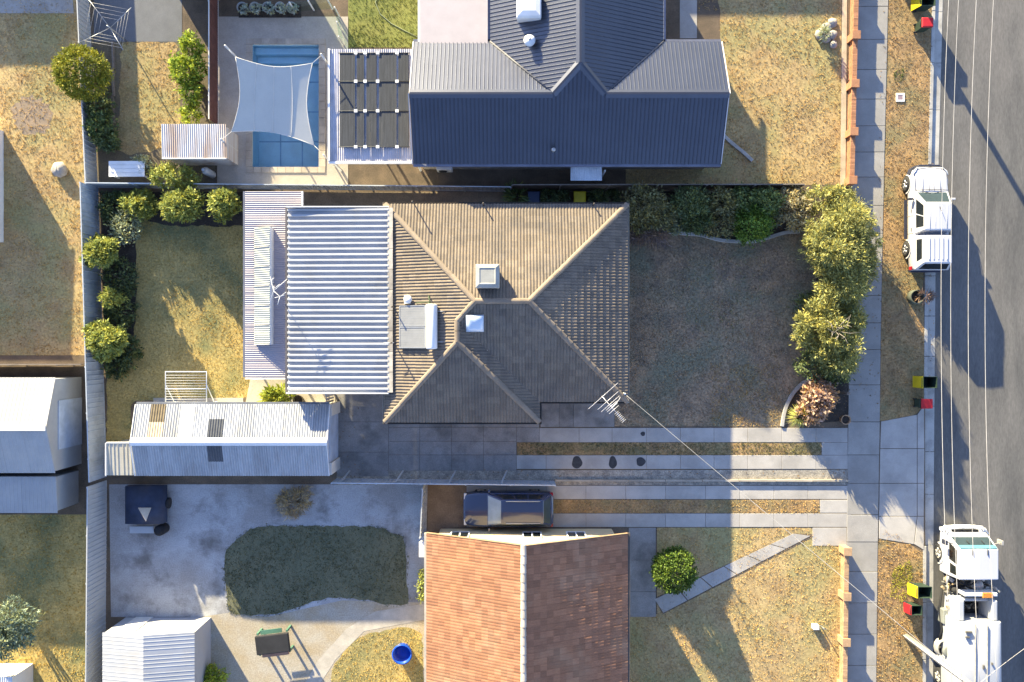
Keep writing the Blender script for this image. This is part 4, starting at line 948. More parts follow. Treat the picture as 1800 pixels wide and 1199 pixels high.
# rubbish bins and tub behind the house
for (x, y, m_, lab) in ((938, 352, mat('blue_plastic', (.05, .07, .13), .5), 'dark blue storage tub against the back eave'), (1017, 352, mat('yellow_lid', (.62, .48, .02), .45, fine=.04), 'yellow-lidded tub against the back eave')):
    t = thing('storage_tub', lab, 'tub', P(x, y)); MB().loft([ring(.24, 0), ring(.29, .75)], smooth=False).build('body', mat('dark_green_plastic', (.035, .05, .04), .5), t, local=True, bevel=.03); MB().loft([ring(.31, .75), ring(.31, .79), ring(.25, .83)], smooth=False).build('lid', m_, t, local=True, bevel=.02)
plant('grass_tree', 'spiky green plant against the fence behind the house', 'plant', [(908, 346, .5, .45, .4, .45)], 700, .35, .12, L_mid, 71, out=1.0)
for i, (x, y) in enumerate(((962, 348), (985, 350), (1050, 348), (1078, 350))):
    plant('low_shrub', ('dark shrub behind the blue tub', 'dark shrub left of the yellow-lidded tub', 'dark shrub right of the yellow-lidded tub', 'dark shrub at the back corner of the house')[i], 'shrub', [(x, y, .5, .45, .4, .5)], 1000, .13, .45, L_dk, 80 + i)
# ------------------------------------------------------------------ vehicles and street things
M_carw = mat('white_car_paint', (.50, .50, .52), .25, var=.02, fine=0, coat=.6, spec=.5)
M_carn = mat('navy_car_paint', (.018, .032, .085), .22, var=.05, fine=0, coat=.8, spec=.5)
M_trim = mat('dark_trim', (.03, .035, .06), .5, fine=.05)
M_tyre = mat('tyre', (.028, .028, .03), .85, fine=.1)
M_rim = mat('alloy', (.5, .5, .52), .3, metal=.7, fine=0)
M_red = mat('tail_red', (.30, .01, .02), .3, fine=0)
M_lamp = mat('lamp_lens', (.6, .62, .66), .12, fine=0, spec=.7)
M_shield = mat('windscreen', (.035, .055, .065), .06, fine=0, spec=.8, var=.2, scale=2)
def wheel(parent, x, y, r, w, m=M_rim, side=1, dual=False):
    """tyre and rim, axle along x; parent is the vehicle"""
    Mx = Matrix.Rotation(math.pi / 2, 3, 'Y')
    b = MB(); b.lathe([(r * .62, -w / 2), (r * .9, -w / 2), (r, -w * .32), (r, w * .32), (r * .9, w / 2), (r * .62, w / 2)], (x, y, r), 24, M=Mx, cap=False); o = b.build('wheel', M_tyre, parent, local=True)
    b = MB(); e = side * w * .40
    b.lathe([(r * .64, e - .02), (r * .64, e + .02 * side), (r * .55, e - .03 * side), (r * .18, e - .0 * side), (r * .05, e + .02 * side)], (x, y, r), 20, M=Mx, cap=False)
    for k in range(5):
        a = k * 2 * math.pi / 5; d = Vector((0, math.cos(a), math.sin(a)))
        b.tube([Vector((x + e, y, r)) + d * r * .12, Vector((x + e + .012 * side, y, r)) + d * r * .6], [.05 * r / .38, .035 * r / .38], 5)
    b.build('rim', m, o, local=True); return o
def bil(q, u, v): return (q[0] * (1 - u) + q[1] * u) * (1 - v) + (q[3] * (1 - u) + q[2] * u) * v
def pane(parent, name, q, u0, u1, v0, v1, m, off=.006, th=.02, cut=0.0):
    """glass set on quad q (counter-clockwise seen from outside)"""
    n = (q[1] - q[0]).cross(q[3] - q[0]).normalized()
    c = [bil(q, u0, v0), bil(q, u1, v0), bil(q, u1, v1), bil(q, u0, v1)]
    b = MB(); b.plate([p + n * off for p in c], th); return b.build(name, m, parent, local=True, bevel=.004, seg=1)

# white dual cab ute, nose to the top of the photograph
ut = thing('white_ute', 'white dual-cab ute with ribbed canopy parked half on the grass', 'ute', (21.13, 6.23, -.03))
hw, L = .92, 5.35; yf, yr = L / 2, -L / 2
def bsec(y, w, zl, zb, zt, crown=.03):
    return [Vector(p) for p in ((-w * .93, y, zl), (-w, y, zl + .12), (-w, y, zb), (-w * .94, y, zt - .03), (-w * .80, y, zt), (0, y, zt + crown), (w * .80, y, zt), (w * .94, y, zt - .03), (w, y, zb), (w, y, zl + .12), (w * .93, y, zl))]
b = MB()
b.loft([bsec(yf - .10, .66, .55, .80, .93, .01), bsec(yf - .22, .80, .50, .85, .98), bsec(yf - .5, .90, .48, .88, 1.03), bsec(yf - 1.0, hw, .45, .90, 1.08), bsec(yf - 1.45, hw, .42, .92, 1.12), bsec(yf - 1.9, hw, .42, .95, 1.14, 0), bsec(-1.0, hw, .42, .95, 1.14, 0), bsec(yr + .15, hw * .98, .50, .95, 1.14, 0), bsec(yr + .03, hw * .92, .55, .93, 1.12, 0)])
b.build('body', M_carw, ut, local=True, bevel=.015)
b = MB()
for s_ in (-.42, .42): b.tube([(s_ * .9, yf - .25, 1.012), (s_, yf - .8, 1.085), (s_ * 1.1, yf - 1.4, 1.145)], .018, 5)
b.build('bonnet_crease', M_carw, ut, local=True)
# front bar and grille
b = MB(); b.loft([[Vector((x * w_, y, z)) for x, z in ((-1, .42), (1, .42), (1, .78), (-1, .78))] for y, w_ in ((yf - .42, .95), (yf - .12, .84), (yf + .03, .58))], smooth=False); b.build('front_bar', M_trim, ut, local=True, bevel=.03)
b = MB(); b.tube([(-.82, yf - .22, .86), (-.5, yf - .02, .88), (.5, yf - .02, .88), (.82, yf - .22, .86)], .045, 8); b.build('bull_bar', M_trim, ut, local=True)
for s_ in (-1, 1):
    b = MB(); b.plate([Vector(p) for p in ((s_ * .60, yf - .12, .94), (s_ * .84, yf - .32, .95), (s_ * .87, yf - .52, .995), (s_ * .72, yf - .30, 1.0))][::s_], .06); b.build('headlight', M_lamp, ut, local=True)
    b = MB(); b.loft([[Vector((s_ * x, y, z)) for x, z in ((.905, .70), (.94, .70), (.94, .98), (.905, .98))] for y in (yr + .05, yr + .22)], smooth=False); b.build('tail_light', M_red, ut, local=True)
    b = MB(); b.box((s_ * (hw + .14), .92, 1.12), (.22, .10, .16)); b.tube([(s_ * .85, .92, 1.07), (s_ * (hw + .1), .92, 1.1)], .03, 6); b.build('mirror', M_carw if s_ > 0 else M_trim, ut, local=True, bevel=.03)
    b = MB(); b.loft([[Vector((s_ * x, y, z)) for x, z in ((.86, .30), (1.0, .30), (1.0, .36), (.86, .36))] for y in (-1.0, 1.0)], smooth=False); b.build('side_step', M_trim, ut, local=True)
    for wy in (yf - .88, yr + 1.15):
        b = MB(); prev = []
        for k in range(9):
            a = math.pi * k / 8; prev.append([Vector((s_ * x, wy + r_ * math.cos(a), .40 + r_ * math.sin(a))) for x, r_ in ((.87, .44), (.95, .44), (.95, .50), (.87, .50))])
        b.loft(prev, smooth=False); b.build('wheel_arch', M_carw, ut, local=True)
        b = MB(); b.lathe([(.46, -.02), (.46, .02)], (s_ * .915, wy, .42), 20, M=Matrix.Rotation(math.pi / 2, 3, 'Y')); b.build('wheel_well', M_black, ut, local=True)
        wheel(ut, s_ * .86, wy, .38, .25, side=s_)
    for y in (.62, -.32):
        b = MB(); b.box((s_ * (hw + .012), y - .28, .93), (.03, .20, .04)); b.build('door_handle', M_trim, ut, local=True)
    b = MB()
    for y in (.98, .10, -.78): b.box((s_ * hw, y, .78), (.012, .012, .6))
    b.build('door_gap', M_dark, ut, local=True)
# cab
def cabin(parent, y0, y1, yt0, yt1, zb, zt, wb, wt, m, name='cab', crown=.03):
    """y0>y1 base, yt0>yt1 roof"""
    q = [Vector((-wb, y0, zb)), Vector((wb, y0, zb)), Vector((wb, y1, zb)), Vector((-wb, y1, zb)), Vector((-wt, yt0, zt)), Vector((wt, yt0, zt)), Vector((wt, yt1, zt)), Vector((-wt, yt1, zt))]
    b = MB(); ym = (yt0 + yt1) / 2; top = [Vector((0, yt0, zt + crown)), Vector((0, yt1, zt + crown))]
    b.add(q + top, [(0, 1, 5, 8, 4), (1, 2, 6, 5), (2, 3, 7, 9, 6), (3, 0, 4, 7), (4, 8, 9, 7), (8, 5, 6, 9)])
    b.build(name, m, parent, local=True, bevel=.05, seg=3)
    return {'F': [q[1], q[0], q[4], q[5]], 'R': [q[2], q[1], q[5], q[6]], 'B': [q[3], q[2], q[6], q[7]], 'L': [q[0], q[3], q[7], q[4]]}
c = cabin(ut, 1.30, -.85, .62, -.72, 1.10, 1.78, .86, .66, M_carw)
pane(ut, 'windscreen', c['F'], .06, .94, .08, .93, M_shield)
for s_, f_ in (('L', 0), ('R', 1)):
    a, d = (.14, .50) if f_ == 0 else (.50, .86); pane(ut, 'side_window', c[s_], a, d, .16, .86, M_glass)
    a, d = (.53, .86) if f_ == 0 else (.14, .47); pane(ut, 'side_window', c[s_], a, d, .16, .86, M_glass)
b = MB()
for x in (-.42, -.14, .14, .42): b.tube([(x, .5, 1.80), (x, -.1, 1.803), (x, -.66, 1.80)], .012, 5)
b.build('roof_rib', M_carw, ut, local=True)
b = MB(); b.tube([(.06, .42, 1.80), (.09, .2, 1.90), (.10, .12, 1.92)], [.02, .012, .006], 6); b.build('antenna', M_dark, ut, local=True)
# canopy over the tray
c = cabin(ut, -.93, yr + .02, -.98, yr + .32, 1.12, 1.74, .86, .70, M_carw, 'canopy')
pane(ut, 'rear_window', c['B'], .08, .92, .12, .88, M_glass)
pane(ut, 'canopy_window', c['L'], .12, .80, .22, .80, M_glass); pane(ut, 'canopy_window', c['R'], .20, .88, .22, .80, M_glass)
for k in range(5):
    x = -.44 + k * .22; b = MB(); b.loft([[Vector((x + dx, y, z)) for dx, z in ((-.05, 1.735), (-.03, 1.785), (.03, 1.785), (.05, 1.735))] for y in (-1.12, yr + .48)], smooth=False); b.build('canopy_rib', M_carw, ut, local=True, bevel=.012)
for pts_, r_ in [([(-.84, yf - .40, 1.0), (-.62, yf - .20, .995), (0, yf - .13, .985), (.62, yf - .20, .995), (.84, yf - .40, 1.0)], .012), ([(-.86, 1.36, 1.145), (0, 1.40, 1.165), (.86, 1.36, 1.145)], .014)] + [([(s_ * .80, yf - .45, 1.02), (s_ * .83, 1.36, 1.14)], .010) for s_ in (-1, 1)] + [([(s_ * .70, -.90, 1.1), (s_ * .66, -.90, 1.78)], .012) for s_ in (-1, 1)]:
    MB().tube(pts_, r_, 5).build('panel_gap', M_trim, ut, local=True)
b = MB()
for s_ in (-1, 1): b.tube([(s_ * .12, yf - .15 - .05, 1.0), (s_ * .12, 1.34, 1.15)], .006, 4); b.tube([(s_ * .5, 1.30, 1.17), (s_ * .1, 1.20, 1.23)], .012, 5)
b.build('wiper', M_dark, ut, local=True)
b = MB(); b.loft([[Vector((x * w_, y, z)) for x, z in ((-1, .45), (1, .45), (1, .62), (-1, .62))] for y, w_ in ((yr + .1, .88), (yr - .05, .84))], smooth=False); b.build('rear_bumper', M_trim, ut, local=True, bevel=.02)

# navy station wagon beside the terracotta house
cw = thing('navy_wagon', 'dark navy wagon parked in the lower neighbour driveway', 'car', (PX(893, .8), PY(896, .8), .03), rz=math.radians(90))
b = MB(); b.loft([bsec(y, w_, .22, .62, z_, .02) for y, w_, z_ in ((2.28, .62, .70), (2.15, .80, .76), (1.7, .88, .86), (1.2, .9, .92), (.8, .9, .95), (-1.6, .9, .96), (-2.15, .86, .95), (-2.3, .72, .85))]); b.build('body', M_carn, cw, local=True, bevel=.015)
c = cabin(cw, 1.05, -2.2, .30, -1.75, .93, 1.47, .82, .60, M_carn)
pane(cw, 'windscreen', c['F'], .05, .95, .06, .94, mat('pale_windscreen', (.22, .27, .32), .1, fine=0, spec=.7)); pane(cw, 'rear_window', c['B'], .08, .92, .15, .9, M_shield)
for s_ in 'LR':
    for a, d in ((.10, .36), (.39, .62), (.65, .9)): pane(cw, 'side_window', c[s_], a if s_ == 'L' else 1 - d, d if s_ == 'L' else 1 - a, .15, .86, M_glass)
for s_ in (-1, 1):
    for wy in (1.4, -1.35): wheel(cw, s_ * .80, wy, .32, .2, side=s_)
    b = MB(); b.box((s_ * .98, .95, .98), (.16, .1, .12)); b.build('mirror', M_carn, cw, local=True, bevel=.02)
    b = MB(); b.tube([(s_ * .55, .1, 1.52), (s_ * .55, -1.6, 1.52)], .02, 6); b.build('roof_rail', M_steel, cw, local=True)
    b = MB(); b.box((s_ * .66, 2.17, .68), (.3, .14, .12)); b.build('headlight', M_lamp, cw, local=True, bevel=.02)
    b = MB(); b.box((s_ * .78, -2.2, .75), (.16, .16, .22)); b.build('tail_light', M_red, cw, local=True, bevel=.02)

# white tanker truck, cab to the top
tk = thing('tanker_truck', 'white truck with vacuum tank and open machinery parked on the road', 'truck', (22.9, -14.2, -.115))
g0 = 4.7   # front of the truck in local y
M_tank = mat('tank_white', (.41, .42, .435), .4, var=.08, scale=.8, fine=.05, stain=(.45, .44, .42), sscale=1.2, samt=.3)
M_mach = mat('machinery', (.12, .115, .105), .6, var=.4, scale=7, fine=.2); M_rust = mat('ochre_metal', (.40, .30, .17), .7, var=.4, scale=8); M_pale = mat('pale_metal', (.46, .44, .40), .5, var=.3, scale=6, metal=.3)
b = MB(); b.loft([[Vector((x * w_, y, z)) for x, z in ((-1, .55), (1, .55), (1, zt_), (-1, zt_))] for y, w_, zt_ in ((g0 - .12, .90, 1.30), (g0 - .30, 1.02, 1.42), (g0 - .7, 1.04, 1.42), (g0 - 2.25, 1.04, 1.42))], smooth=False); b.build('cab_body', M_carw, tk, local=True, bevel=.05)
c = cabin(tk, g0 - .28, g0 - 2.25, g0 - .72, g0 - 2.22, 1.40, 2.28, 1.03, .97, M_carw)
pane(tk, 'windscreen', c['F'], .05, .95, .06, .72, M_shield)
b = MB(); q = c['F']; n_ = (q[1] - q[0]).cross(q[3] - q[0]).normalized(); b.plate([bil(q, u, v) + n_ * .05 for u, v in ((.04, .74), (.96, .74), (.96, .97), (.04, .97))], .03); b.build('sun_visor', mat('visor_teal', (.10, .30, .34), .3, fine=0), tk, local=True)
for s_ in 'LR':
    a, d = (.12, .56) if s_ == 'L' else (.44, .88); pane(tk, 'door_window', c[s_], a, d, .08, .78, M_glass)
    a, d = (.64, .90) if s_ == 'L' else (.10, .36); pane(tk, 'rear_side_window', c[s_], a, d, .15, .75, M_glass)
for x in (-.34, .40):
    b = MB(); b.tube([(x, g0 - .40, 1.78), (x + .04, g0 - .52, 1.98)], .02, 6); b.tube([(x + .02, g0 - .7, 2.30), (x + .02, g0 - 1.0, 2.32)], .025, 6); b.build('wiper', M_dark, tk, local=True)
b = MB()
for z, y in ((.75, g0 + .10), (1.0, g0 + .14), (1.25, g0 + .10)): b.tube([(-1.05, y - .30, z), (-.9, y - .04, z), (-.4, y, z), (.4, y, z), (.9, y - .04, z), (1.05, y - .30, z)], .045, 8)
for x in (-.75, -.25, .25, .75): b.tube([(x, g0 + .06, .5), (x, g0 + .12, 1.3)], .035, 6)
b.build('bull_bar', M_white, tk, local=True)
b = MB(); b.bb(-1.0, 1.0, g0 - .2, g0 - .02, .45, .72); b.build('bumper', M_white, tk, local=True, bevel=.03)
b = MB(); b.bb(-.62, .62, g0 - .12, g0 - .03, .78, 1.18)
b.build('grille', M_dark, tk, local=True)
for s_ in (-1, 1):
    b = MB(); b.bb(min(s_ * .7, s_ * .95), max(s_ * .7, s_ * .95), g0 - .16, g0 - .04, .85, 1.1); b.build('headlight', M_lamp, tk, local=True, bevel=.02)
    b = MB(); b.tube([(s_ * 1.0, g0 - .55, 1.9), (s_ * 1.35, g0 - .48, 1.85)], .02, 6); b.box((s_ * 1.38, g0 - .5, 1.72), (.10, .22, .42)); b.build('mirror', M_trim if s_ < 0 else M_pale, tk, local=True, bevel=.02)
    wheel(tk, s_ * .92, g0 - 1.35, .43, .26, m=M_pale, side=s_); wheel(tk, s_ * .92, -1.9, .43, .30, m=M_pale, side=s_); wheel(tk, s_ * .92, -3.0, .43, .30, m=M_pale, side=s_)
    b = MB(); prev = []
    for k in range(9):
        a = math.pi * k / 8; prev.append([Vector((s_ * x, g0 - 1.35 + r_ * math.cos(a), .45 + r_ * math.sin(a))) for x, r_ in ((.75, .50), (1.07, .50), (1.07, .56), (.75, .56))])
    b.loft(prev, smooth=False); b.build('mudguard', M_carw, tk, local=True)
b = MB()
for x in (-.38, .38): b.bb(x - .05, x + .05, -4.4, g0 - .6, .55, .78)
for y in (-3.8, -2.4, -1, .4, 1.6, 2.3): b.bb(-.36, .36, y - .06, y + .06, .56, .76)
b.build('chassis', M_mach, tk, local=True)
# machinery bay between cab and tank
mr = random.Random(3)
for i in range(30):
    x, y = mr.uniform(-.95, .95), mr.uniform(1.45, 2.25); z = mr.uniform(.7, 1.35); s_ = mr.uniform(.06, .2)
    b = MB()
    if i % 3 == 0: b.tube([(x - s_, y, z), (x + s_, y + mr.uniform(-.2, .2), z + mr.uniform(-.1, .15))], s_ * .35, 8)
    elif i % 3 == 1: b.box((x, y, z), (s_ * 1.4, s_, s_ * 1.2), rz=mr.uniform(0, 1.5))
    else: b.lathe([(s_ * .4, 0), (s_ * .8, .02), (s_ * .8, s_), (s_ * .3, s_ * 1.3)], (x, y, z), 12)
    b.build('pump_fitting', (M_mach, M_pale, M_mach, M_rust, M_dark)[i % 5], tk, local=True)
b = MB(); b.bb(-.9, .9, 1.42, 2.3, .72, .80); b.build('deck_plate', M_mach, tk, local=True)
b = MB(); b.bb(-.62, 1.0, 1.62, 1.80, 1.5, 2.15); b.build('light_bar_frame', M_white, tk, local=True, bevel=.04)
b = MB(); b.bb(.22, .72, 1.58, 1.83, 2.16, 2.26); b.build('beacon_board', mat('amber_board', (.55, .22, .04), .5, var=.3, scale=14), tk, local=True, bevel=.02)
b = MB(); b.tube([(.95, 1.95, .8), (.98, 1.98, 2.0), (1.12, 1.85, 2.15)], .07, 10); b.build('exhaust', M_pale, tk, local=True)
b = MB(); b.lathe([(.10, -.25), (.22, -.2), (.26, 0), (.22, .2), (.1, .25)], (.35, 2.02, 1.5), 16, M=Matrix.Rotation(math.pi / 2, 3, 'Y')); b.build('air_filter', M_pale, tk, local=True)
# big rounded tank body with a dark bay in its front
def tsec(y, w_, z0_, z1_):
    r_ = .28; return [Vector(p) for p in ((-w_, y, z0_), (-w_, y, z1_ - r_), (-w_ + .05, y, z1_ - .12), (-w_ + .16, y, z1_ - .03), (-w_ + .34, y, z1_), (0, y, z1_ + .03), (w_ - .34, y, z1_), (w_ - .16, y, z1_ - .03), (w_ - .05, y, z1_ - .12), (w_, y, z1_ - r_), (w_, y, z0_))]
b = MB(); b.loft([tsec(.42, 1.12, .85, 2.42), tsec(-4.4, 1.12, .85, 2.48)]); b.build('tank', M_tank, tk, local=True, bevel=.02)
b = MB(); b.bb(-.98, -.66, .42, 1.45, .85, 2.2); b.bb(.70, .98, .42, 1.45, .85, 2.2); b.bb(-.66, .70, 1.30, 1.45, .85, 1.9); b.build('bay_wall', M_tank, tk, local=True, bevel=.1, seg=3)
b = MB(); b.bb(-.64, .68, .44, 1.28, .86, 1.0); b.build('bay_floor', M_dark, tk, local=True)
b = MB()
for x in (-.45, .0, .35): b.lathe([(.09, 0), (.12, .1), (.12, .35), (.06, .45)], (x, .85, 1.0), 12)
b.tube([(-.5, 1.1, 1.2), (0, .9, 1.35), (.5, 1.1, 1.2)], .05, 8); b.build('bay_machine', M_mach, tk, local=True)
b = MB()
for x in (-.30, .28): b.bb(x - .012, x + .012, -4.3, .38, 2.46, 2.53)
b.build('tank_seam', M_pale, tk, local=True)
for (x, y, w_, l_) in ((-.62, .0, .30, .10), (-.68, -.25, .2, .08), (.1, -1.7, .08, .2), (.52, -1.55, .06, .12), (-.1, -3.0, .5, .22)):
    b = MB(); b.box((x, y, 2.50), (w_, l_, .10)); b.build('tank_fitting', M_mach if l_ != .22 else M_trim, tk, local=True, bevel=.015)
b = MB(); b.lathe([(.28, 0), (.33, .02), (.33, .14), (.24, .18)], (-1.0, -1.35, 1.3), 18); b.bb(-1.22, -.95, -.05, .7, .7, 1.3); b.build('hose_locker', mat('grey_green_metal', (.22, .23, .21), .5, fine=.1), tk, local=True, bevel=.08, seg=3)
b = MB()
for k in range(5): b.tube([(-1.12 + .27 * math.cos(a) , -1.35 + .40 * math.sin(a), .75 + .08 * k) for a in [j * .524 for j in range(13)]], .05, 8)
b.build('hose_coil', M_pale, tk, local=True)

for i in range(14):
    x, y = mr.uniform(-1.1, -.75), mr.uniform(.3, 2.2); z = mr.uniform(.9, 1.5); b = MB(); s_ = mr.uniform(.05, .12)
    if i % 2: b.tube([(x, y, z), (x + mr.uniform(-.1, .1), y + mr.uniform(.15, .4), z + mr.uniform(-.2, .2))], s_ * .5, 8)
    else: b.box((x, y, z), (s_ * 1.5, s_ * 2.2, s_ * 1.6), rz=mr.uniform(0, 1))
    b.build('valve_fitting', (M_pale, M_rust, M_steel)[i % 3], tk, local=True)
b = MB(); b.tube([(-1.15, 1.6, 1.0), (-1.22, .6, .9), (-1.16, -.4, 1.05), (-1.22, -1.0, .9)], .06, 8); b.tube([(-.7, 2.2, 1.6), (-.2, 2.05, 1.75), (.3, 2.2, 1.6), (.8, 2.1, 1.4)], .04, 8); b.build('suction_hose', M_black, tk, local=True)
# wheelie bins
M_bin = mat('bin_green', (.030, .052, .038), .5, fine=.05); M_ly = mat('yellow_lid', (.62, .48, .02)); M_lr = mat('red_lid', (.45, .02, .028), .5, fine=.06, var=.2)
def bin_(px, py, label, lidm, open_, rz=0.0, big=True, group='wheelie bins along the kerb'):
    """handle and hinge on local -x"""
    w_, d_, h = (.29, .36, .98) if big else (.24, .275, .86)
    t = thing('wheelie_bin', label, 'bin', P(px, py, 0) , rz, group)
    t.location.z = 0.01 if px < 1622 else -.0
    b = MB(); o_ = [(-.76, -.80, .06), (.80, -.80, .06), (.80, .80, .06), (-.76, .80, .06)]
    outer = [[Vector((x * d_ * s_, y * w_ * s_, z)) for x, y, _ in o_] for s_, z in ((1, .06), (1.18, h - .08), (1.27, h - .07), (1.27, h), (1.17, h), (1.12, h - .1), (.98, .12))]
    b.loft(outer, smooth=False); b.build('body', M_bin, t, local=True, bevel=.015)
    lid = MB()
    lw, ll = w_ * 1.06, d_ * 2.1
    lid.loft([[Vector((x, y * s_, z)) for x, y in ((0.0, -lw), (ll, -lw * .96), (ll, lw * .96), (0.0, lw))] if s_ == 1 else [Vector((.04 + x * .9, y * s_, z)) for x, y in ((0.0, -lw), (ll, -lw * .96), (ll, lw * .96), (0.0, lw))] for s_, z in ((1, 0), (1, .035), (.86, .075))], smooth=False)
    lo = lid.build('lid', lidm, t, local=True, bevel=.04, seg=3); lo.location = (-d_ * .98, 0, h + .005)
    if open_: lo.rotation_euler = (0, math.radians(-258), 0); lo.location = (-d_ * 1.06, 0, h - .0)
    b = MB(); b.tube([(-d_ * .95, -w_ * .8, h - .05), (-d_ * 1.15, -w_ * .75, h - .02), (-d_ * 1.15, w_ * .75, h - .02), (-d_ * .95, w_ * .8, h - .05)], .018, 6); b.build('handle', M_bin, t, local=True)
    for s_ in (-1, 1):
        b = MB(); b.lathe([(.03, -.025), (.10, -.025), (.10, .025), (.03, .025)], (-d_ * .74, s_ * w_ * .82, .10), 16, M=Matrix.Rotation(math.pi / 2, 3, 'X')); b.build('wheel', M_tyre, t, local=True)
    return t
bin_(1615, 14, 'yellow-lidded bin with lid flung open at the top of the street', M_ly, True)
bin_(1614, 52, 'red-lidded bin, lid shut, beside the topmost kerb', M_lr, False, big=False)
bin_(1618, 671, 'yellow-lidded bin with lid flung open beside the driveway', M_ly, True)
bin_(1613, 708, 'red-lidded bin, lid shut, beside the driveway crossing', M_lr, False, big=False)
bin_(1609, 1032, 'yellow-lidded bin with lid flung open beside the truck', M_ly, True)
bin_(1597, 1064, 'red-lidded bin with lid flung open beside the truck', M_lr, True, big=False)
# water meter lid
t = thing('meter_pit', 'small white meter pit lid in the dry grass strip', 'meter pit', P(1582, 172))
MB().loft([ring(.22, -.05), ring(.22, .05), ring(.13, .05), ring(.13, .03)], smooth=False).build('surround', M_white, t, local=True); MB().bb(-.12, .12, -.12, .12, .0, .04).build('lid', mat('pit_lid', (.30, .22, .24), .7), t, local=True)
# street tree stump ring
t = thing('tree_planter', 'round rubber planter with a dead shrub behind the ute', 'planter', P(1606, 523))
MB().lathe([(.34, 0), (.37, .0), (.37, .38), (.31, .42), (.30, .1)], n=20, cap=False).build('ring', mat('planter_rubber', (.10, .11, .085), .85, var=.3), t, local=True); MB().lathe([(.01, .12), (.31, .12)], n=20, cap=False).build('soil', M_mulch, t, local=True)
plant('dead_shrub', 'dead pinkish shrub growing out of the rubber planter', 'shrub', [(1624, 520, .5, .40, .20, .3)], 420, .2, .12, leafmat('dead_leaf', (.26, .17, .14), (.2, .14, .11)), 90, trunk=(1608, 523), out=1.0)

# power poles and wires
M_pole = mat('pole_timber', (.30, .28, .26), .85, var=.25, scale=3, stretch=(1, 1, .1), fine=.15)
M_wire = mat('wire_pale', (.45, .43, .41), .5, fine=0)
PB = P(1593, 1119); PT = P(1588, -12); PH = 7.6; WH = 6.75
WX = [19.12, 19.55, 20.33, 21.08]
for p, lab in ((PB, 'grey timber power pole leaning out of view beside the truck'), (PT, 'grey timber power pole just above the yellow-lidded bin')):
    t = thing('power_pole', lab, 'power pole', p, group='power poles along the street')
    MB().tube([(0, 0, -.3), (0, 0, 3.5), (0, 0, PH)], [.15, .135, .11], 14).build('shaft', M_pole, t, local=True)
    MB().bb(18.9 - p.x, 21.3 - p.x, -.06, .06, WH - .22, WH - .10).build('crossarm', M_pole, t, local=True)
    for x in WX: MB().lathe([(.02, WH - .11), (.045, WH - .09), (.05, WH - .02), (.03, WH)], (x - p.x, 0, 0), 10).build('insulator', M_white, t, local=True)
    MB().tube([(-.14, .05, 0), (-.14, .05, 5.5)], .03, 8).build('conduit', M_white, t, local=True)
    MB().lathe([(.11, 0), (.12, .03), (.12, .12), (.08, .15)], (-.02, .16, 3.3), 14).build('bracket', M_white, t, local=True)
def wire(label, a, c, sag, r=.012, group=None, m=M_wire):
    pts = [Vector(a).lerp(Vector(c), i / 28) - Vector((0, 0, sag * 4 * (i / 28) * (1 - i / 28))) for i in range(29)]
    o = MB().tube(pts, r, 6).build('power_line', m, origin=pts[0]); return tag(o, label, 'power line', group)
for i, x in enumerate(WX):
    wire(('power line nearest the kerb, first of four over the road', 'second power line from the kerb over the road', 'third power line from the kerb over the road', 'outermost of the four power lines over the road')[i], (x, PT.y, WH), (x, PB.y, WH), .95, .0125, 'power lines strung along the road')
    # the next spans, beyond the frame
    wire(('first','second','third','outermost')[i] + ' power line from the kerb, span leaving the lower pole', (x, PB.y, WH), (x, PB.y - 33, WH), .95, .0135, 'power line spans beyond the lower pole')
wire('pale service cable from the pole to the tiled house corner', (PB.x, PB.y, WH - .5), SERVICE, .55, .0105)
wire('service cable crossing over the tail of the truck', (PB.x, PB.y, WH - .55), P(1860, 1100, 6.2), .1, .009)
# ------------------------------------------------------------------ neighbour with the pool (top)
M_cb = mat('slate_steel', (.115, .12, .14), .40, var=.08, scale=.8, fine=.05, metal=1.0, spec=.5)
nh = thing('metal_roof_house', 'grey steel roofed house with gables above the pool yard', 'house', (3, 11.5, 0))
E2 = 2.87; nW, nE, nN, nS = -4.76, 10.07, 14.42, 8.53; qW, qE, tt = -1.05, 7.29, .50
rz_ = E2 + (nN - nS) / 2 * tt; rm = (nN + nS) / 2; az = E2 + (qE - qW) / 2 * tt; ax = (qW + qE) / 2; ay = nS + (az - E2) / tt; FAR = 20.9
def v3(x, y, z=None): return Vector((x, y, z if z is not None else 0))
e1 = qW + (rm - nS); e2 = qE - (rm - nS)
parts_ = [[v3(nW, nS, E2), v3(nE, nS, E2), v3(nE, rm, rz_), v3(nW, rm, rz_)], [v3(e1, rm, rz_), v3(e2, rm, rz_), v3(ax, ay, az)],
          [v3(nW, nN, E2), v3(nW, rm, rz_), v3(e1, rm, rz_), v3(qW, nN, E2)], [v3(nE, nN, E2), v3(qE, nN, E2), v3(e2, rm, rz_), v3(nE, rm, rz_)],
          [v3(qW, nN, E2), v3(e1, rm, rz_), v3(ax, ay, az), v3(ax, FAR, az), v3(qW, FAR, E2)], [v3(qE, nN, E2), v3(qE, FAR, E2), v3(ax, FAR, az), v3(ax, ay, az), v3(e2, rm, rz_)]]
for f_ in parts_: ribbed('roof_slope', f_, None, .19, .026, TRIM, M_cb, nh)
for a, c in ((v3(nW, rm, rz_), v3(e1, rm, rz_)), (v3(e2, rm, rz_), v3(nE, rm, rz_)), (v3(e1, rm, rz_), v3(ax, ay, az)), (v3(e2, rm, rz_), v3(ax, ay, az)), (v3(ax, ay, az), v3(ax, FAR, az))):
    d = (c - a).normalized(); u = d.cross(Vector((0, 0, 1))).normalized()
    b = MB(); b.loft([[p + u * w_ + Vector((0, 0, z)) for w_, z in ((-.2, -.045), (-.05, .05), (.05, .05), (.2, -.045))] for p in (a, c)], closed=False, cap=False, smooth=False); b.build('ridge_capping', M_cb, nh)
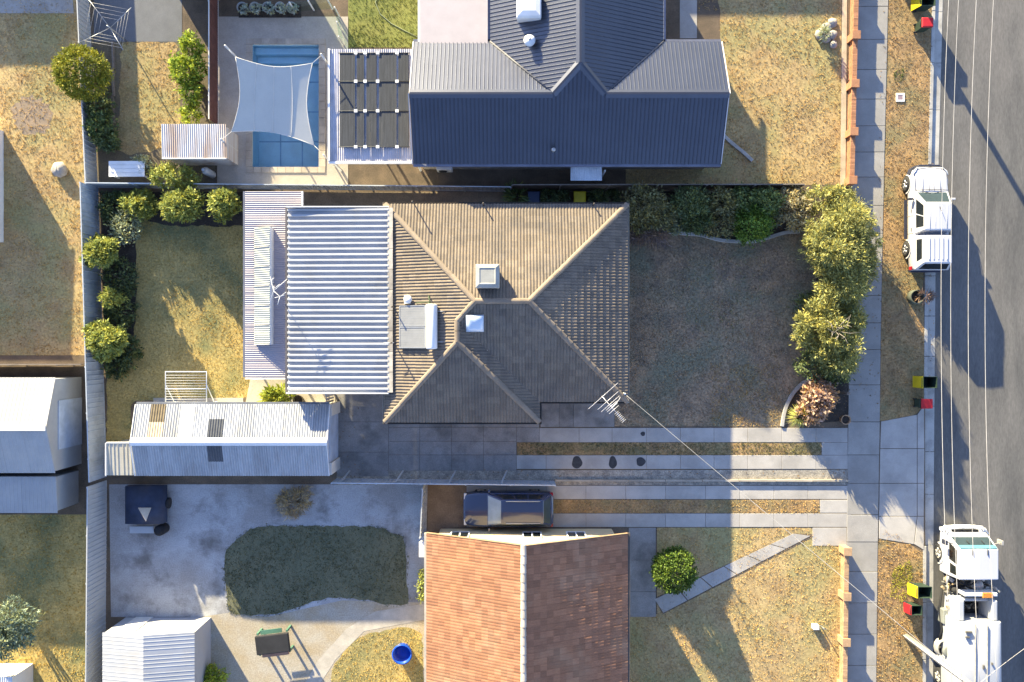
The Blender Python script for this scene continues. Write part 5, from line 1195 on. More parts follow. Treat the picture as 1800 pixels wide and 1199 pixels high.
for a, c in ((v3(qW, nN, E2), v3(e1, rm, rz_)), (v3(qE, nN, E2), v3(e2, rm, rz_))): MB().tube([a + Vector((0, 0, .02)), c + Vector((0, 0, .02))], .05, 6).build('valley', mat('valley_dark', (.13, .13, .14), .5), nh)
M_fascia = mat('pale_fascia', (.60, .57, .58), .5, fine=.03)
for y0_, sg in ((nS, -1), (nN, 1)):
    for xa_, xb_ in (((nW, nE),) if sg < 0 else ((nW, qW - .1), (qE + .1, nE))): MB().bb(xa_, xb_, min(y0_, y0_ + sg * .12), max(y0_, y0_ + sg * .12), E2 - .16, E2 - .02).build('gutter', mat('slate_gutter', (.16, .17, .22)), nh)
for xs, sg in ((qW, -1), (qE, 1)): MB().bb(min(xs, xs + sg * .12), max(xs, xs + sg * .12), nN + .12, FAR, E2 - .16, E2 - .02).build('gutter', mat('slate_gutter', (.16, .17, .22)), nh)
for x, sg in ((nW, -1), (nE, 1)):
    for ye in (nS, nN): MB().plate([(x + sg * .02, ye, E2 - .18), (x + sg * .02, rm, rz_ - .18), (x + sg * .02, rm, rz_ + .03), (x + sg * .02, ye, E2 + .03)], .04).build('barge', M_fascia, nh)
b = MB(); i_ = .35
b.add([(nW + .2, nS + i_, 0), (nE - .2, nS + i_, 0), (nE - .2, nN - i_, 0), (nW + .2, nN - i_, 0), (nW + .2, nS + i_, E2), (nE - .2, nS + i_, E2), (nE - .2, nN - i_, E2), (nW + .2, nN - i_, E2), (nW + .2, rm, rz_ - .06), (nE - .2, rm, rz_ - .06)],
      [(0, 1, 5, 4), (2, 3, 7, 6), (1, 2, 6, 9, 5), (3, 0, 4, 8, 7)]); b.bb(qW + .4, qE - .4, nN - .4, FAR - .1, 0, E2 - .03); b.build('wall', mat('pale_brick', (.42, .36, .30), .9, var=.2, scale=5), nh)
for x in (.2, 4.6, 8.0):
    o = MB().bb(x - .7, x + .7, nS + i_ - .03, nS + i_ + .05, 1.0, 2.1).build('window', M_glass, nh); g = MB()
    for k in (-1, 0, 1): g.bb(x + k * .7 - .03, x + k * .7 + .03, nS + i_ - .06, nS + i_ + .02, .97, 2.13)
    g.build('frame', M_white, o)
MB().add([(qW + .1, FAR - .12, E2 - .05), (qE - .1, FAR - .12, E2 - .05), (ax, FAR - .12, az - .06)], [(0, 1, 2)]).build('gable', M_offwhite, nh)
# flat pale roof wing
fx0, fx1, fy0, fy1 = PX(738, 2.9), qW - .12, PY(80, 2.9), 22
M_flat = mat('pale_pink_membrane', (.46, .41, .405), .7, var=.08, fine=.05)
t = thing('flat_roof_wing', 'pale pinkish flat roofed wing beside the green lawn', 'building', ((fx0 + fx1) / 2, fy0 + 2, 0))
MB().bb(fx0, fx1, fy0 + .02, fy1, 2.78, 2.92).build('roof', M_flat, t); MB().bb(fx0 + .15, fx1 - .1, fy0 + .2, fy1 - .2, 0, 2.77).build('wall', M_offwhite, t); MB().bb(fx0 - .1, fx0 - .005, fy0 + .05, fy1, 2.72, 2.86).build('gutter', M_white, t)
# things on that roof
def nroof(x, y): return E2 + max(min((x - qW) * tt, (qE - x) * tt, (y - nS) * tt), min((y - nS) * tt, (nN - y) * tt))
p = P(931, 70, 4.3); t = thing('roof_vent', 'round white spinning vent on the grey steel roof', 'vent', (p.x, p.y, nroof(p.x, p.y)))
MB().lathe([(.13, -.1), (.13, .2)], n=14).build('neck', M_white, t, local=True); MB().lathe([(.14, .2), (.26, .28), (.28, .4), (.2, .52), (.05, .56)], n=16).build('turbine', M_white, t, local=True); MB().lathe([(.03, .56), (.06, .57), (.06, .60), (.03, .61)], n=10).build('cap', M_steel, t, local=True)
p = P(930, 6, 4.6); t = thing('evaporative_cooler', 'white cooler box at the top edge of the grey steel roof', 'cooler', (p.x, p.y, nroof(p.x, p.y)))
MB().loft([ring(.5, -.3), ring(.55, .1), ring(.58, .55), ring(.5, .62)], smooth=False).build('casing', M_white, t, local=True, bevel=.03); MB().loft([ring(.54, .63), ring(.54, .68), ring(.3, .74)], smooth=False).build('lid', M_white, t, local=True, bevel=.02)
p = P(972, 268, 3.0); t = thing('flue', 'small grey flue pipe low on the navy roof slope', 'flue', (p.x, p.y, nroof(p.x, p.y))); MB().lathe([(.06, -.1), (.06, .35)], n=12).build('pipe', M_steel, t, local=True); MB().lathe([(.02, .34), (.11, .36), (.09, .42), (.02, .46)], n=12).build('cowl', M_steel, t, local=True)
# porch awning
ha = 2.3; t = thing('porch_awning', 'small pale ribbed awning below the navy roof', 'awning', P(1030, 305, 0))
ribbed('roof_sheet', [P(1003, 318, ha - .1), P(1058, 318, ha - .1), P(1058, 288, ha + .05), P(1003, 288, ha + .05)], (0, 1, 0), .12, .02, TRIM, mat('awning_white', (.62, .66, .70), .45), t)
for x in (1006, 1055): p = P(x, 316, 0); MB().bb(p.x - .04, p.x + .04, p.y - .04, p.y + .04, 0, ha - .12).build('post', M_white, t)
q = P(1030, 290, ha - .05); MB().bb(PX(1003, ha), PX(1058, ha), q.y - .02, q.y + .03, ha - .12, ha - .02).build('beam', M_white, t)
for i, (x, y) in enumerate(((783, 299), (1205, 288))):
    t = thing('air_conditioner', ('white air conditioner unit beside the shaded wall', 'white unit under the right gutter end')[i], 'air conditioner', P(x, y)); MB().bb(-.4, .4, -.16, .16, .1, .75).build('casing', M_white, t, local=True, bevel=.03); MB().lathe([(.22, 0), (.22, .02)], (-.1, -.165, .42), 18, M=Matrix.Rotation(math.pi / 2, 3, 'X')).build('fan_grille', M_dark, t, local=True)

# pool
M_pool = mat('pool_paint', (.70, .92, .97), .5, var=.16, scale=.8, fine=.05)
x0, x1, y0, y1 = PX(POOL[0]), PX(POOL[1]), PY(POOL[3]), PY(POOL[2])
t = thing('swimming_pool', 'rectangular blue swimming pool under the shade sail', 'pool', ((x0 + x1) / 2, (y0 + y1) / 2, 0))
b = MB(); dz = -1.15; b.add([(x0, y0, dz), (x1, y0, dz), (x1, y1, dz), (x0, y1, dz), (x0, y0, -.0), (x1, y0, -.0), (x1, y1, -.0), (x0, y1, -.0)], [(0, 1, 2, 3), (0, 4, 5, 1), (1, 5, 6, 2), (2, 6, 7, 3), (3, 7, 4, 0)]); b.build('basin', M_pool, t, fixn=False)
mw = bpy.data.materials.new('pool_water'); mw.use_nodes = True; N = mw.node_tree.nodes; Lk = mw.node_tree.links
tr = N.new('ShaderNodeBsdfTransparent'); tr.inputs[0].default_value = (.88, .96, 1, 1); gl = N.new('ShaderNodeBsdfGlossy'); gl.inputs['Roughness'].default_value = .03; fr = N.new('ShaderNodeFresnel'); fr.inputs[0].default_value = 1.33; mx = N.new('ShaderNodeMixShader')
nz = N.new('ShaderNodeTexNoise'); nz.inputs['Scale'].default_value = 2.5; bp_ = N.new('ShaderNodeBump'); bp_.inputs['Strength'].default_value = .45; Lk.new(nz.outputs[0], bp_.inputs['Height']); Lk.new(bp_.outputs[0], gl.inputs['Normal']); Lk.new(bp_.outputs[0], fr.inputs['Normal'])
Lk.new(fr.outputs[0], mx.inputs[0]); Lk.new(tr.outputs[0], mx.inputs[1]); Lk.new(gl.outputs[0], mx.inputs[2]); Lk.new(mx.outputs[0], N['Material Output'].inputs['Surface'])
b = MB(); b.face((x0 + .001, y0 + .001, -.14), (x1 - .001, y0 + .001, -.14), (x1 - .001, y1 - .001, -.14), (x0 + .001, y1 - .001, -.14)); b.build('water', mw, t, fixn=False)
b = MB()
for k in (.33, .66): b.bb(x0 + (x1 - x0) * k - .03, x0 + (x1 - x0) * k + .03, y0 + .02, y1 - .02, dz, dz + .02)
for k in (.25, .5, .75): b.bb(x0 + .02, x1 - .02, y0 + (y1 - y0) * k - .03, y0 + (y1 - y0) * k + .03, dz, dz + .018)
b.build('floor_line', mat('pool_line', (.36, .58, .74), .5), t)
for k in range(2): MB().bb(x0 + .02, x1 - .02, y1 - .35 * (k + 1), y1 - .35 * k - .02, dz, -.45 - .35 * k).build('step', M_pool, t)
M_cop = mat('coping', (.50, .42, .33), .85, objv=.12, fine=.1)
cw_ = .30
for k in range(15):
    ya, yb = y0 + (y1 - y0) * k / 15, y0 + (y1 - y0) * (k + 1) / 15 - .012
    for xa, xb in ((x0 - cw_, x0 + .04), (x1 - .04, x1 + cw_)): MB().bb(xa, xb, ya, yb, .02, .06).build('coping_paver', M_cop, t)
for k in range(10):
    xa, xb = x0 - cw_ + (x1 - x0 + 2 * cw_) * k / 10, x0 - cw_ + (x1 - x0 + 2 * cw_) * (k + 1) / 10 - .012
    for ya, yb in ((y0 - cw_, y0 - .012), (y1 + .012, y1 + cw_)): MB().bb(xa, xb, ya, yb, .02, .06).build('coping_paver', M_cop, t)
pd = thing_deck = tag(MB().bb(PX(382), x0 - .001, PY(326), PY(30), .0, .02).bb(x1 + .001, PX(612), PY(326), PY(30), 0, .02).bb(x0 - .001, x1 + .001, PY(326), y0 - .001, 0, .02).bb(x0 - .001, x1 + .001, y1 + .001, PY(30), 0, .02).build('pool_deck', mat('deck_paving', (.46, .40, .33), .85, var=.15, scale=1.5, fine=.1, fscale=15)), 'cream paving round the swimming pool', 'paving', None, 'structure')
# shade sail
t = thing('shade_sail', 'pale grey four-cornered shade sail over the pool', 'shade sail', P(478, 170))
cs = [P(414, 101, 3.5), P(549, 112, 3.2), P(552, 256, 2.45), P(407, 232, 2.35)]
def sail(u, v):
    p = bil(cs, u, v); cen = bil(cs, .5, .5); k = .16 * (1 - (2 * u - 1) ** 2) * abs(2 * v - 1) ** 2 + .16 * (1 - (2 * v - 1) ** 2) * abs(2 * u - 1) ** 2
    return p.lerp(cen, k)
b = MB(); n = 16; b.add([sail(i / n, j / n) for j in range(n + 1) for i in range(n + 1)], [(j * (n + 1) + i, j * (n + 1) + i + 1, (j + 1) * (n + 1) + i + 1, (j + 1) * (n + 1) + i) for j in range(n) for i in range(n)], True)
b.build('cloth', mat('sail_cloth', (.50, .49, .44), .8, var=.05, fine=.05), t, fixn=False)
for u_ in (.25, .5, .75): MB().tube([sail(u_, i / 12) + Vector((0, 0, .006)) for i in range(13)], .014, 4).build('seam', M_offwhite, t)
b = MB()
for f_ in (lambda s: sail(s, 0), lambda s: sail(1, s), lambda s: sail(s, 1), lambda s: sail(0, s)): b.tube([f_(i / 12) for i in range(13)], .018, 5)
b.build('edge_cable', M_offwhite, t)
for i, (c_, o_) in enumerate(zip(cs, ((-.45, .5), (.45, .4), (.5, -.5), (-.5, -.4)))):
    f_ = Vector((c_.x + o_[0], c_.y + o_[1], 0)); b = MB(); b.tube([f_, Vector((f_.x, f_.y, c_.z + .15))], .045, 8); b.tube([Vector((f_.x, f_.y, c_.z)), c_], .01, 5); b.build('post', M_offwhite, t)
# pool pergola with black solar matting
hp = 2.6; t = thing('pool_pergola', 'pale pergola roof carrying black solar pool heating mats', 'pergola', P(655, 185))
pa, pb, pc, pd_ = PX(577, hp), PX(733, hp) , PY(284, hp), PY(87, hp)
for k in range(6):
    xa, xb = pa + (pb - pa) * k / 6, pa + (pb - pa) * (k + 1) / 6 + .01
    ribbed('roof_sheet', [(xa, pc, hp - .08), (xb, pc, hp - .08), (xb, pd_, hp + .02), (xa, pd_, hp + .02)], (0, 1, 0), .105, .014, WAVE, mat('pergola_iron', (.53, .51, .54), .5, fine=.05, objv=.03), t, smooth=True)
for a, c in ((.0, .02), (.98, 1)): MB().bb(pa + (pb - pa) * a, pa + (pb - pa) * c, pc, pd_, hp - .1, hp + .10).build('barge', M_white, t)
MB().bb(pa, pb, pc - .1, pc - .005, hp - .2, hp - .02).build('gutter', M_white, t)
for x in (pa + .1, pb - .1):
    for y in (pc + .1, pd_ - .1): MB().bb(x - .05, x + .05, y - .05, y + .05, 0, hp - .1).build('post', M_white, t)
st_ = thing('solar_mat', 'black solar pool heating mats laid on the pale pergola roof', 'solar mat', (P(655, 178, hp).x, P(655, 178, hp).y, hp))
M_mat = mat('solar_rubber', (.060, .064, .07), .6, var=.3, scale=1.5, fine=.15, stretch=(6, .5, 1), objv=.1)
for (xa, xb) in ((597, 624), (627, 640), (644, 662), (666, 697), (700, 718)):
    for (ya, yb) in ((94, 143), (145, 195), (197, 259)):
        a_, c_ = PX(xa, hp + .05), PX(xb, hp + .05); u_, w_ = PY(yb, hp + .05), PY(ya, hp + .05); b = MB(); nn = max(3, int((c_ - a_) / .07))
        for k in range(nn): b.bb(a_ + (c_ - a_) * k / nn + .004, a_ + (c_ - a_) * (k + 1) / nn - .004, u_, w_, hp + .03 , hp + .065)
        b.build('mat_strip', M_mat, st_)
for ya in (94, 144, 196, 259):
    a_, c_ = PX(595, hp + .05), PX(720, hp + .05); y_ = PY(ya, hp + .05)
    MB().tube([(a_, y_, hp + .07), (c_, y_, hp + .07)], .025, 8).build('header_pipe', M_mat, st_)
    for xa in (625.5, 642, 664, 698): MB().box((PX(xa, hp + .07), y_, hp + .10), (.16, .14, .04)).build('clip', M_white, st_)

# green lawn, hose, pots
gl_ = [(612, -80), (737, -80), (737, 84), (612, 84)]
sheet('green_lawn', gl_, .004, M_green, 'watered green lawn beside the pool paving', 'lawn'); grass('grass', gl_, M_ggreen, 150, .05, 101, 'green grass beside the pool paving')
tag(MB().tube([P(668, -20, .03), P(660, 5, .03), P(668, 25, .03), P(688, 42, .03), P(712, 55, .03), P(735, 66, .03)], .02, 6).build('garden_hose', mat('hose_pale', (.32, .36, .22), .5)), 'thin pale hose lying across the green lawn', 'hose')
for i, x in enumerate((430, 452, 474, 496, 516)):
    lab = ('first', 'second', 'third', 'fourth', 'last')[i] + ' pot from the left in the row above the pool'
    t = pot(x, 19, .26, .4, lab, mat('pale_pot', (.45, .46, .45), .7), 'plant_pot'); t['group'] = 'pots above the pool'
    plant('potted_plant', ('first', 'second', 'third', 'fourth', 'last')[i] + ' silvery plant from the left in the pots above the pool', 'plant', [(x, 17, .55, .22, .22, .2)], 220, .12, .5, leafmat('leaf_silver', (0.450, 0.510, 0.450), (0.330, 0.390, 0.330)), 110 + i, group='silvery plants above the pool')
sheet('pot_bed', [(420, 8), (530, 8), (530, 32), (420, 32)], .03, M_mulch, 'dark strip under the row of pots', 'garden bed')
# pool glass fence posts
t = thing('pool_fence', 'white framed clear pool fence between lawn and paving', 'fence', P(570, 25))
pts = [(520, 22), (552, 19), (585, 17), (597, 30), (601, 55), (604, 80)]
for a in pts: p = P(*a); MB().bb(p.x - .03, p.x + .03, p.y - .03, p.y + .03, 0, 1.25).build('post', M_white, t)
mg = bpy.data.materials.new('clear_glass'); mg.use_nodes = True; N = mg.node_tree.nodes; Lk = mg.node_tree.links; tr = N.new('ShaderNodeBsdfTransparent'); tr.inputs[0].default_value = (.86, .93, .9, 1); gl = N.new('ShaderNodeBsdfGlossy'); gl.inputs['Roughness'].default_value = .02; mx = N.new('ShaderNodeMixShader'); mx.inputs[0].default_value = .08
Lk.new(tr.outputs[0], mx.inputs[1]); Lk.new(gl.outputs[0], mx.inputs[2]); Lk.new(mx.outputs[0], N['Material Output'].inputs['Surface'])
for a, c in zip(pts, pts[1:]):
    p, q = P(*a), P(*c); d = (q - p).normalized(); p = p + d * .05; q = q - d * .05; n_ = Vector((-d.y, d.x, 0)) * .006
    MB().prism([p - n_, q - n_, q + n_, p + n_], .06, 1.2).build('pane', mg, t)
# yard left of the pool
sheet('side_yard', [(160, 60), (378, 60), (378, 326), (172, 326)], .003, mat('yard_earth', (.13, .11, .085), .95, col2=(.19, .15, .09), scale=.8, fine=.3, fscale=15, bump=.5), 'bare dark earth yard left of the pool', 'ground')
yl = [(215, 75), (310, 75), (318, 215), (285, 260), (205, 260)]
sheet('yard_lawn', organic(yl, 3), .006, M_dry, 'patchy dry lawn left of the pool', 'lawn'); grass('grass', organic(yl, 3), M_gdry, 110, .06, 103, 'dry grass left of the pool')
sheet('grey_paving', [(165, -40), (320, -40), (320, 74), (165, 74)], .01, mat('grey_paving', (.15, .155, .165), .8, var=.15), 'grey paving at the top left of the pool yard', 'paving')  # base grey darkened to stand in for shade on the paving
L_hedge = leafmat('leaf_hedge_lime', (0.345, 0.405, 0.053), (0.240, 0.330, 0.045))
plant('lime_hedge', 'bright lime hedge growing along the fence left of the pool', 'hedge', [(340, 80, 1.0, .5, .55, .7), (325, 125, 1.0, .65, .7, .7), (342, 120, 1.0, .5, .6, .6), (338, 165, .9, .5, .6, .6), (336, 205, .8, .45, .5, .5)], 6500, .14, .5, L_hedge, 120)
plant('clipped_tree', 'round clipped yellow-green tree beside the low pale fence', 'tree', [(147, 130, 1.7, 1.22, 1.22, 1.2)], 15000, .09, .6, leafmat('leaf_clipped', (0.255, 0.262, 0.033), (0.180, 0.203, 0.030), .3), 121, clump=.13, nclump=420, shell=.93, trunk=(170, 145))
for i, (x, y, r_) in enumerate(((176, 190, .65), (178, 225, .65), (190, 245, .5))): plant('low_shrub', ('dark shrub just below the clipped tree', 'dark shrub with lime tips along the low fence', 'dark low shrub nearest the white bench')[i], 'shrub', [(x, y, .6, r_, r_ * 1.1, .6)], 1700, .14, .5, L_mid if i == 1 else L_dk, 122 + i)
plant('pale_shrub', 'pale yellow-green shrub behind the side fence below the rusty shed', 'shrub', [(305, 312, 1.2, 1.1, .5, .7)], 4200, .12, .45, L_yg, 126)
# timber fence between yard and pool
fence('paling_fence', 'dark red timber fence between bare yard and pool paving', (384, -60), (384, 222), 1.3, mat('maroon_paling', (.16, .075, .065), .85, var=.3, scale=4, objv=.15), pitch=.11, amp=.018, prof=[(0, 0), (.9, 0), (.92, 1), (.98, 1)], postm=M_offwhite)
t = thing('edging_sleeper', 'dark timber sleeper edging along the shrubs', 'edging', P(200, 180))
for k in range(4): MB().prism([P(198, 75 + k * 48), P(201, 75 + k * 48), P(203, 122 + k * 48), P(200, 122 + k * 48)], 0, .18).build('sleeper', M_timber, t)
# small iron shed
hs = 2.0; t = thing('garden_shed', 'small white iron shed with rust streaks near the pool', 'shed', P(340, 250)); sa, sb_, sc, sd_ = PX(284, hs), PX(397, hs), PY(278, hs), PY(219, hs)
M_rusty = mat('rusty_white_iron', (.60, .57, .54), .6, col2=(.55, .52, .50), fine=.06, stain=(.42, .27, .16), sscale=1.6, samt=.8, stretch=(1, .15, 1))
for k in range(5):
    xa, xb = sa + (sb_ - sa) * k / 5, sa + (sb_ - sa) * (k + 1) / 5 + .01
    ribbed('roof_sheet', [(xa, sc, hs - .05), (xb, sc, hs - .05), (xb, sd_, hs + .05), (xa, sd_, hs + .05)], (0, 1, 0), .105, .014, WAVE, M_rusty, t, smooth=True)
MB().bb(sa + .06, sb_ - .06, sc + .06, sd_ - .06, 0, hs - .07).build('wall', M_rusty, t); MB().bb(sa, sb_, sc - .04, sc - .004, hs - .14, hs - .02).build('barge', M_white, t)
# white table / bench
t = thing('white_bench', 'plain white bench against the side fence in the pool yard', 'bench', P(223, 297)); hb = .8
for k in range(4): MB().bb(PX(191, hb), PX(254, hb), PY(311, hb) + k * .2, PY(311, hb) + k * .2 + .19, hb - .04, hb).build('board', M_white, t)
for x in (196, 249):
    for y in (287, 308): p = P(x, y, hb); MB().bb(p.x - .04, p.x + .04, p.y - .04, p.y + .04, 0, hb - .04).build('leg', M_white, t)
plant('low_shrub', 'round grey bush right of the white bench', 'shrub', [(253, 290, .4, .5, .45, .4)], 1100, .11, .5, L_grey, 127)
t = thing('gas_bottle', 'blue-white gas cylinder below the rusty shed', 'cylinder', P(374, 308)); MB().lathe([(.18, 0), (.19, .05), (.19, 1.0), (.12, 1.15), (.05, 1.2)], n=16).build('body', M_fence2, t, local=True); MB().lathe([(.05, 1.2), (.09, 1.22), (.09, 1.32), (.05, 1.33)], n=12).build('valve', M_steel, t, local=True)
# rotary clothesline
c_ = P(222, 72, 0); t = thing('rotary_clothesline', 'rotary clothesline with thin wires over the grey paving', 'clothesline', c_)
MB().tube([(0, 0, 0), (0, 0, 2.0)], .03, 8).build('post', M_steel, t, local=True)
for k in range(4):
    a = .6 + k * math.pi / 2; MB().tube([(0, 0, 1.7), (1.5 * math.cos(a), 1.5 * math.sin(a), 2.1)], .016, 6).build('arm', M_steel, t, local=True)
b = MB()
for r_ in (.6, .85, 1.1, 1.35):
    for k in range(4):
        a, c2 = .6 + k * math.pi / 2, .6 + (k + 1) * math.pi / 2; z_ = 1.7 + .4 * r_ / 1.5; b.tube([(r_ * math.cos(a), r_ * math.sin(a), z_), (r_ * math.cos(c2), r_ * math.sin(c2), z_)], .007, 4)
b.build('wire', M_wire, t, local=True)
# outbuildings above the frame whose shadows reach in
def hut(name, label, x0_, x1_, y0_, y1_, h, m, rm_, cat='shed'):
    a, c = P(x0_, y1_), P(x1_, y0_); t = thing(name, label, cat, ((a.x + c.x) / 2, (a.y + c.y) / 2, 0)); MB().bb(a.x + .1, c.x - .1, a.y + .1, c.y - .1, 0, h - .1).build('wall', m, t)
    nn = max(2, round((c.x - a.x) / .8)); dx_ = (c.x - a.x) / nn
    for k in range(nn): ribbed('roof_sheet', [(a.x + k * dx_, a.y, h - .06), (a.x + (k + 1) * dx_, a.y, h - .06), (a.x + (k + 1) * dx_, c.y, h + .04), (a.x + k * dx_, c.y, h + .04)], (0, 1, 0), .105, .014, WAVE, rm_, t, smooth=True)
    MB().bb(a.x, c.x, a.y - .05, a.y - .005, h - .18, h - .02).build('fascia', M_white, t); return t
hut('carport', 'grey carport just above the pots over the pool', 300, 477, -140, -17, 2.4, M_offwhite, M_gal, 'carport')
hut('neighbour_house', 'grey roofed house beyond the dry front lawn', 1020, 1300, -420, -287, 2.7, M_offwhite, M_cb, 'house')

# front yard of that house
ll = [(1268, 20), (1478, 20), (1476, 322), (1110, 330), (1100, 300), (1266, 296)]
sheet('dry_lawn', [(1225, -160), (1480, -160), (1477, 325), (1100, 330), (1100, 296), (1266, 296), (1266, 20)], .004, M_dry, 'sunlit dry tan lawn of the upper neighbour', 'lawn')
grass('grass', [(1225, -100), (1478, -100), (1476, 322), (1110, 330), (1100, 300), (1266, 296), (1266, 20), (1225, 20)], M_gdry, 90, .06, 105, 'dry tan grass of the upper neighbour')
edging('garden_edging', [(1264, 232), (1285, 252), (1305, 268), (1322, 284)], 'curved pale edging in the shadow of the navy roof')
sheet('side_path', [(1195, -150), (1225, -150), (1225, 68), (1195, 68)], .01, M_conc, 'pale concrete path right of the steel roofed wing', 'path')
t = thing('rock_feature', 'pale triangular stone feature with grey tuft on the dry lawn', 'rock', P(1452, 62))
rr = random.Random(8)
for i, (x, y, s_) in enumerate(((1440, 62, .3), (1452, 50, .28), (1462, 42, .25), (1462, 62, .26), (1464, 80, .22), (1450, 70, .26))):
    p = P(x, y); b = MB(); b.lathe([(s_ * .8, 0), (s_, s_ * .3), (s_ * .8, s_ * .55), (s_ * .3, s_ * .7)], p, 8); b.v = [(v[0] + rr.uniform(-.05, .05), v[1] + rr.uniform(-.05, .05), v[2] + rr.uniform(-.02, .03)) for v in b.v]; b.build('stone', mat('pale_rock', (.40, .37, .33), .9, var=.3, scale=5, bump=.3), t)
plant('grey_tuft', 'small grey tuft plant among the pale stones', 'plant', [(1449, 60, .3, .3, .28, .25)], 350, .18, .2, L_grey, 130, out=1.)
sheet('mowing_strip', [(1482, -150), (1490, -150), (1486, 326), (1477, 326)], .02, mat('mowing_strip', (.52, .44, .33), .9), 'cream concrete mowing strip behind the brick fence', 'paving', base=-.05)
# brick front fences
M_brick = mat('orange_brick', (.42, .205, .11), .88, var=.2, scale=5, fine=.15, island=.18); M_brick2 = mat('tan_brick', (.47, .30, .17), .88, var=.2, scale=5, fine=.15, island=.18)
def brick_fence(label, x0_, y0_, x1_, y1_, ys, m, h=.62):
    a, c = P(x0_, y0_), P(x1_, y1_); t = thing('brick_fence', label, 'fence', (a + c) / 2); d = (c - a).normalized(); L = (c - a).length; n_ = Vector((-d.y, d.x, 0)); ang = math.atan2(d.y, d.x)
    b = MB(); k = 0; r_ = random.Random(4)
    nl = int(L / .24)
    for row in range(int((h - .11) / .086)):          # stretcher courses
        for i in range(nl):
            p = a + d * ((i + (.5 if row % 2 else 0)) * .24 + .12)
            if (p - a).length > L: continue
            b.box((p.x + r_.uniform(-.003, .003), p.y, .04 + row * .086), (.23, .112, .076), rz=ang)
    b.build('brick_course', m, t, kind='stuff')
    b = MB()
    for i in range(int(L / .086)):                     # brick-on-edge coping
        p = a + d * (i * .086 + .043); b.box((p.x, p.y, h - .055 + r_.uniform(-.004, .004)), (.077, .23, .11), rz=ang)
    b.build('coping_brick', m, t, kind='stuff')
    p = (a + c) / 2; MB().box((p.x, p.y, h / 2 - .06), (L, .09, h - .12), rz=ang).build('mortar', mat('mortar', (.38, .34, .29), .95), t)
    for y in ys:
        f_ = (y - y0_) / (y1_ - y0_); p = a.lerp(c, f_); o = MB().box((p.x, p.y, (h + .1) / 2), (.35, .35, h + .1), rz=ang).build('pillar', m, t); MB().box((p.x, p.y, h + .125), (.42, .42, .05), rz=ang).build('pillar_cap', m, o, bevel=.012)
    return t
brick_fence('orange brick front fence along the footpath, upper block', 1500, -140, 1489, 324, (-100, -15, 71, 155, 238, 322), M_brick)
brick_fence('tan brick front fence along the footpath, lower block', 1480, 962, 1475, 1320, (964, 1042, 1121, 1200), M_brick2)
# ------------------------------------------------------------------ neighbour with the terracotta roof (bottom)
M_terra = mat('terracotta_tile', (.30, .140, .075), .85, col2=(.255, .122, .07), scale=.7, fine=.12, fscale=14, island=.20, stain=(.32, .20, .125), sscale=.5, samt=.5)
E2 = 2.7
sh = thing('terracotta_house', 'orange and brown tiled gable roof house below the driveway', 'house', (.7, -15, 0))
e0, e1_, gN, gS = -4.13, 5.59, -9.3, -24.0; rx = .52; rzz = E2 + 2.4
fc = [[v3(e0, gN, E2), v3(e0, gS, E2), v3(rx, gS, rzz), v3(rx, gN, rzz)], [v3(e1_, gS, E2), v3(e1_, gN, E2), v3(rx, gN, rzz), v3(rx, gS, rzz)]]
b = MB()
for f_ in fc: b.face(*[p - Vector((0, 0, .012)) for p in f_])
rf = b.build('roof', M_terra, sh); tile_faces(fc, M_terra, rf, 0, 2, .3)
ridge_caps(v3(rx, gS, rzz), v3(rx, gN, rzz), mat('pale_ridge', (.46, .40, .34), .85, objv=.12), rf)
M_wb = mat('cream_weatherboard', (.62, .50, .30), .8, var=.06, fine=.04)
wy = gN - .4; x0_, x1_ = e0 + .45, e1_ - .45
b = MB(); tz = lambda x: E2 + (x - e0) / (rx - e0) * 2.4 if x < rx else E2 + (e1_ - x) / (e1_ - rx) * 2.4
b.add([(x0_, wy, 0), (x1_, wy, 0), (x1_, gS, 0), (x0_, gS, 0), (x0_, wy, tz(x0_) - .06), (rx, wy, rzz - .06), (x1_, wy, tz(x1_) - .06), (x0_, gS, tz(x0_) - .06), (rx, gS, rzz - .06), (x1_, gS, tz(x1_) - .06)], [(0, 1, 6, 5, 4), (3, 2, 9, 8, 7), (0, 4, 7, 3), (1, 2, 9, 6)]); b.build('wall', M_wb, sh)
for k in range(16):
    z = .25 + k * .15
    if z < E2 - .1: MB().bb(x0_, x1_, wy, wy + .02, z, z + .13).build('weatherboard', M_wb, sh)
    
for k in range(11):
    z = E2 - .05 + k * .17; f_ = max(0, (rzz - .12 - z - .17) / 2.4); a_, c_ = rx - (rx - e0) * f_, rx + (e1_ - rx) * f_
    if c_ - a_ > .2: MB().bb(max(a_, x0_), min(c_, x1_), wy, wy + .02, z, z + .15).build('weatherboard', M_wb, sh)
for x in (-2.6, 1.0, 3.2):
    o = MB().bb(x - .45, x + .45, wy + .02, wy + .06, 1.0, 2.1).build('window', M_glass, sh); g = MB()
    for s_ in (-.45, 0, .45): g.bb(x + s_ - .03, x + s_ + .03, wy + .022, wy + .085, .95, 2.15)
    for z in (.98, 2.12): g.bb(x - .48, x + .48, wy + .022, wy + .08, z - .03, z + .03)
    g.build('frame', M_white, o)
for s_, xe in ((0, e0), (1, e1_)): MB().plate([(xe, gN + .012, E2 - .1), (rx, gN + .012, rzz - .1), (rx, gN + .012, rzz + .06), (xe, gN + .012, E2 + .06)], .03).build('barge', mat('brown_barge', (.36, .24, .14), .7), sh)
for xe, sg in ((e0, -1), (e1_, 1)): MB().bb(min(xe, xe + sg * .12), max(xe, xe + sg * .12), gS, gN, E2 - .13, E2 - .01).build('gutter', M_gutter2 if sg < 0 else M_gutter, sh)
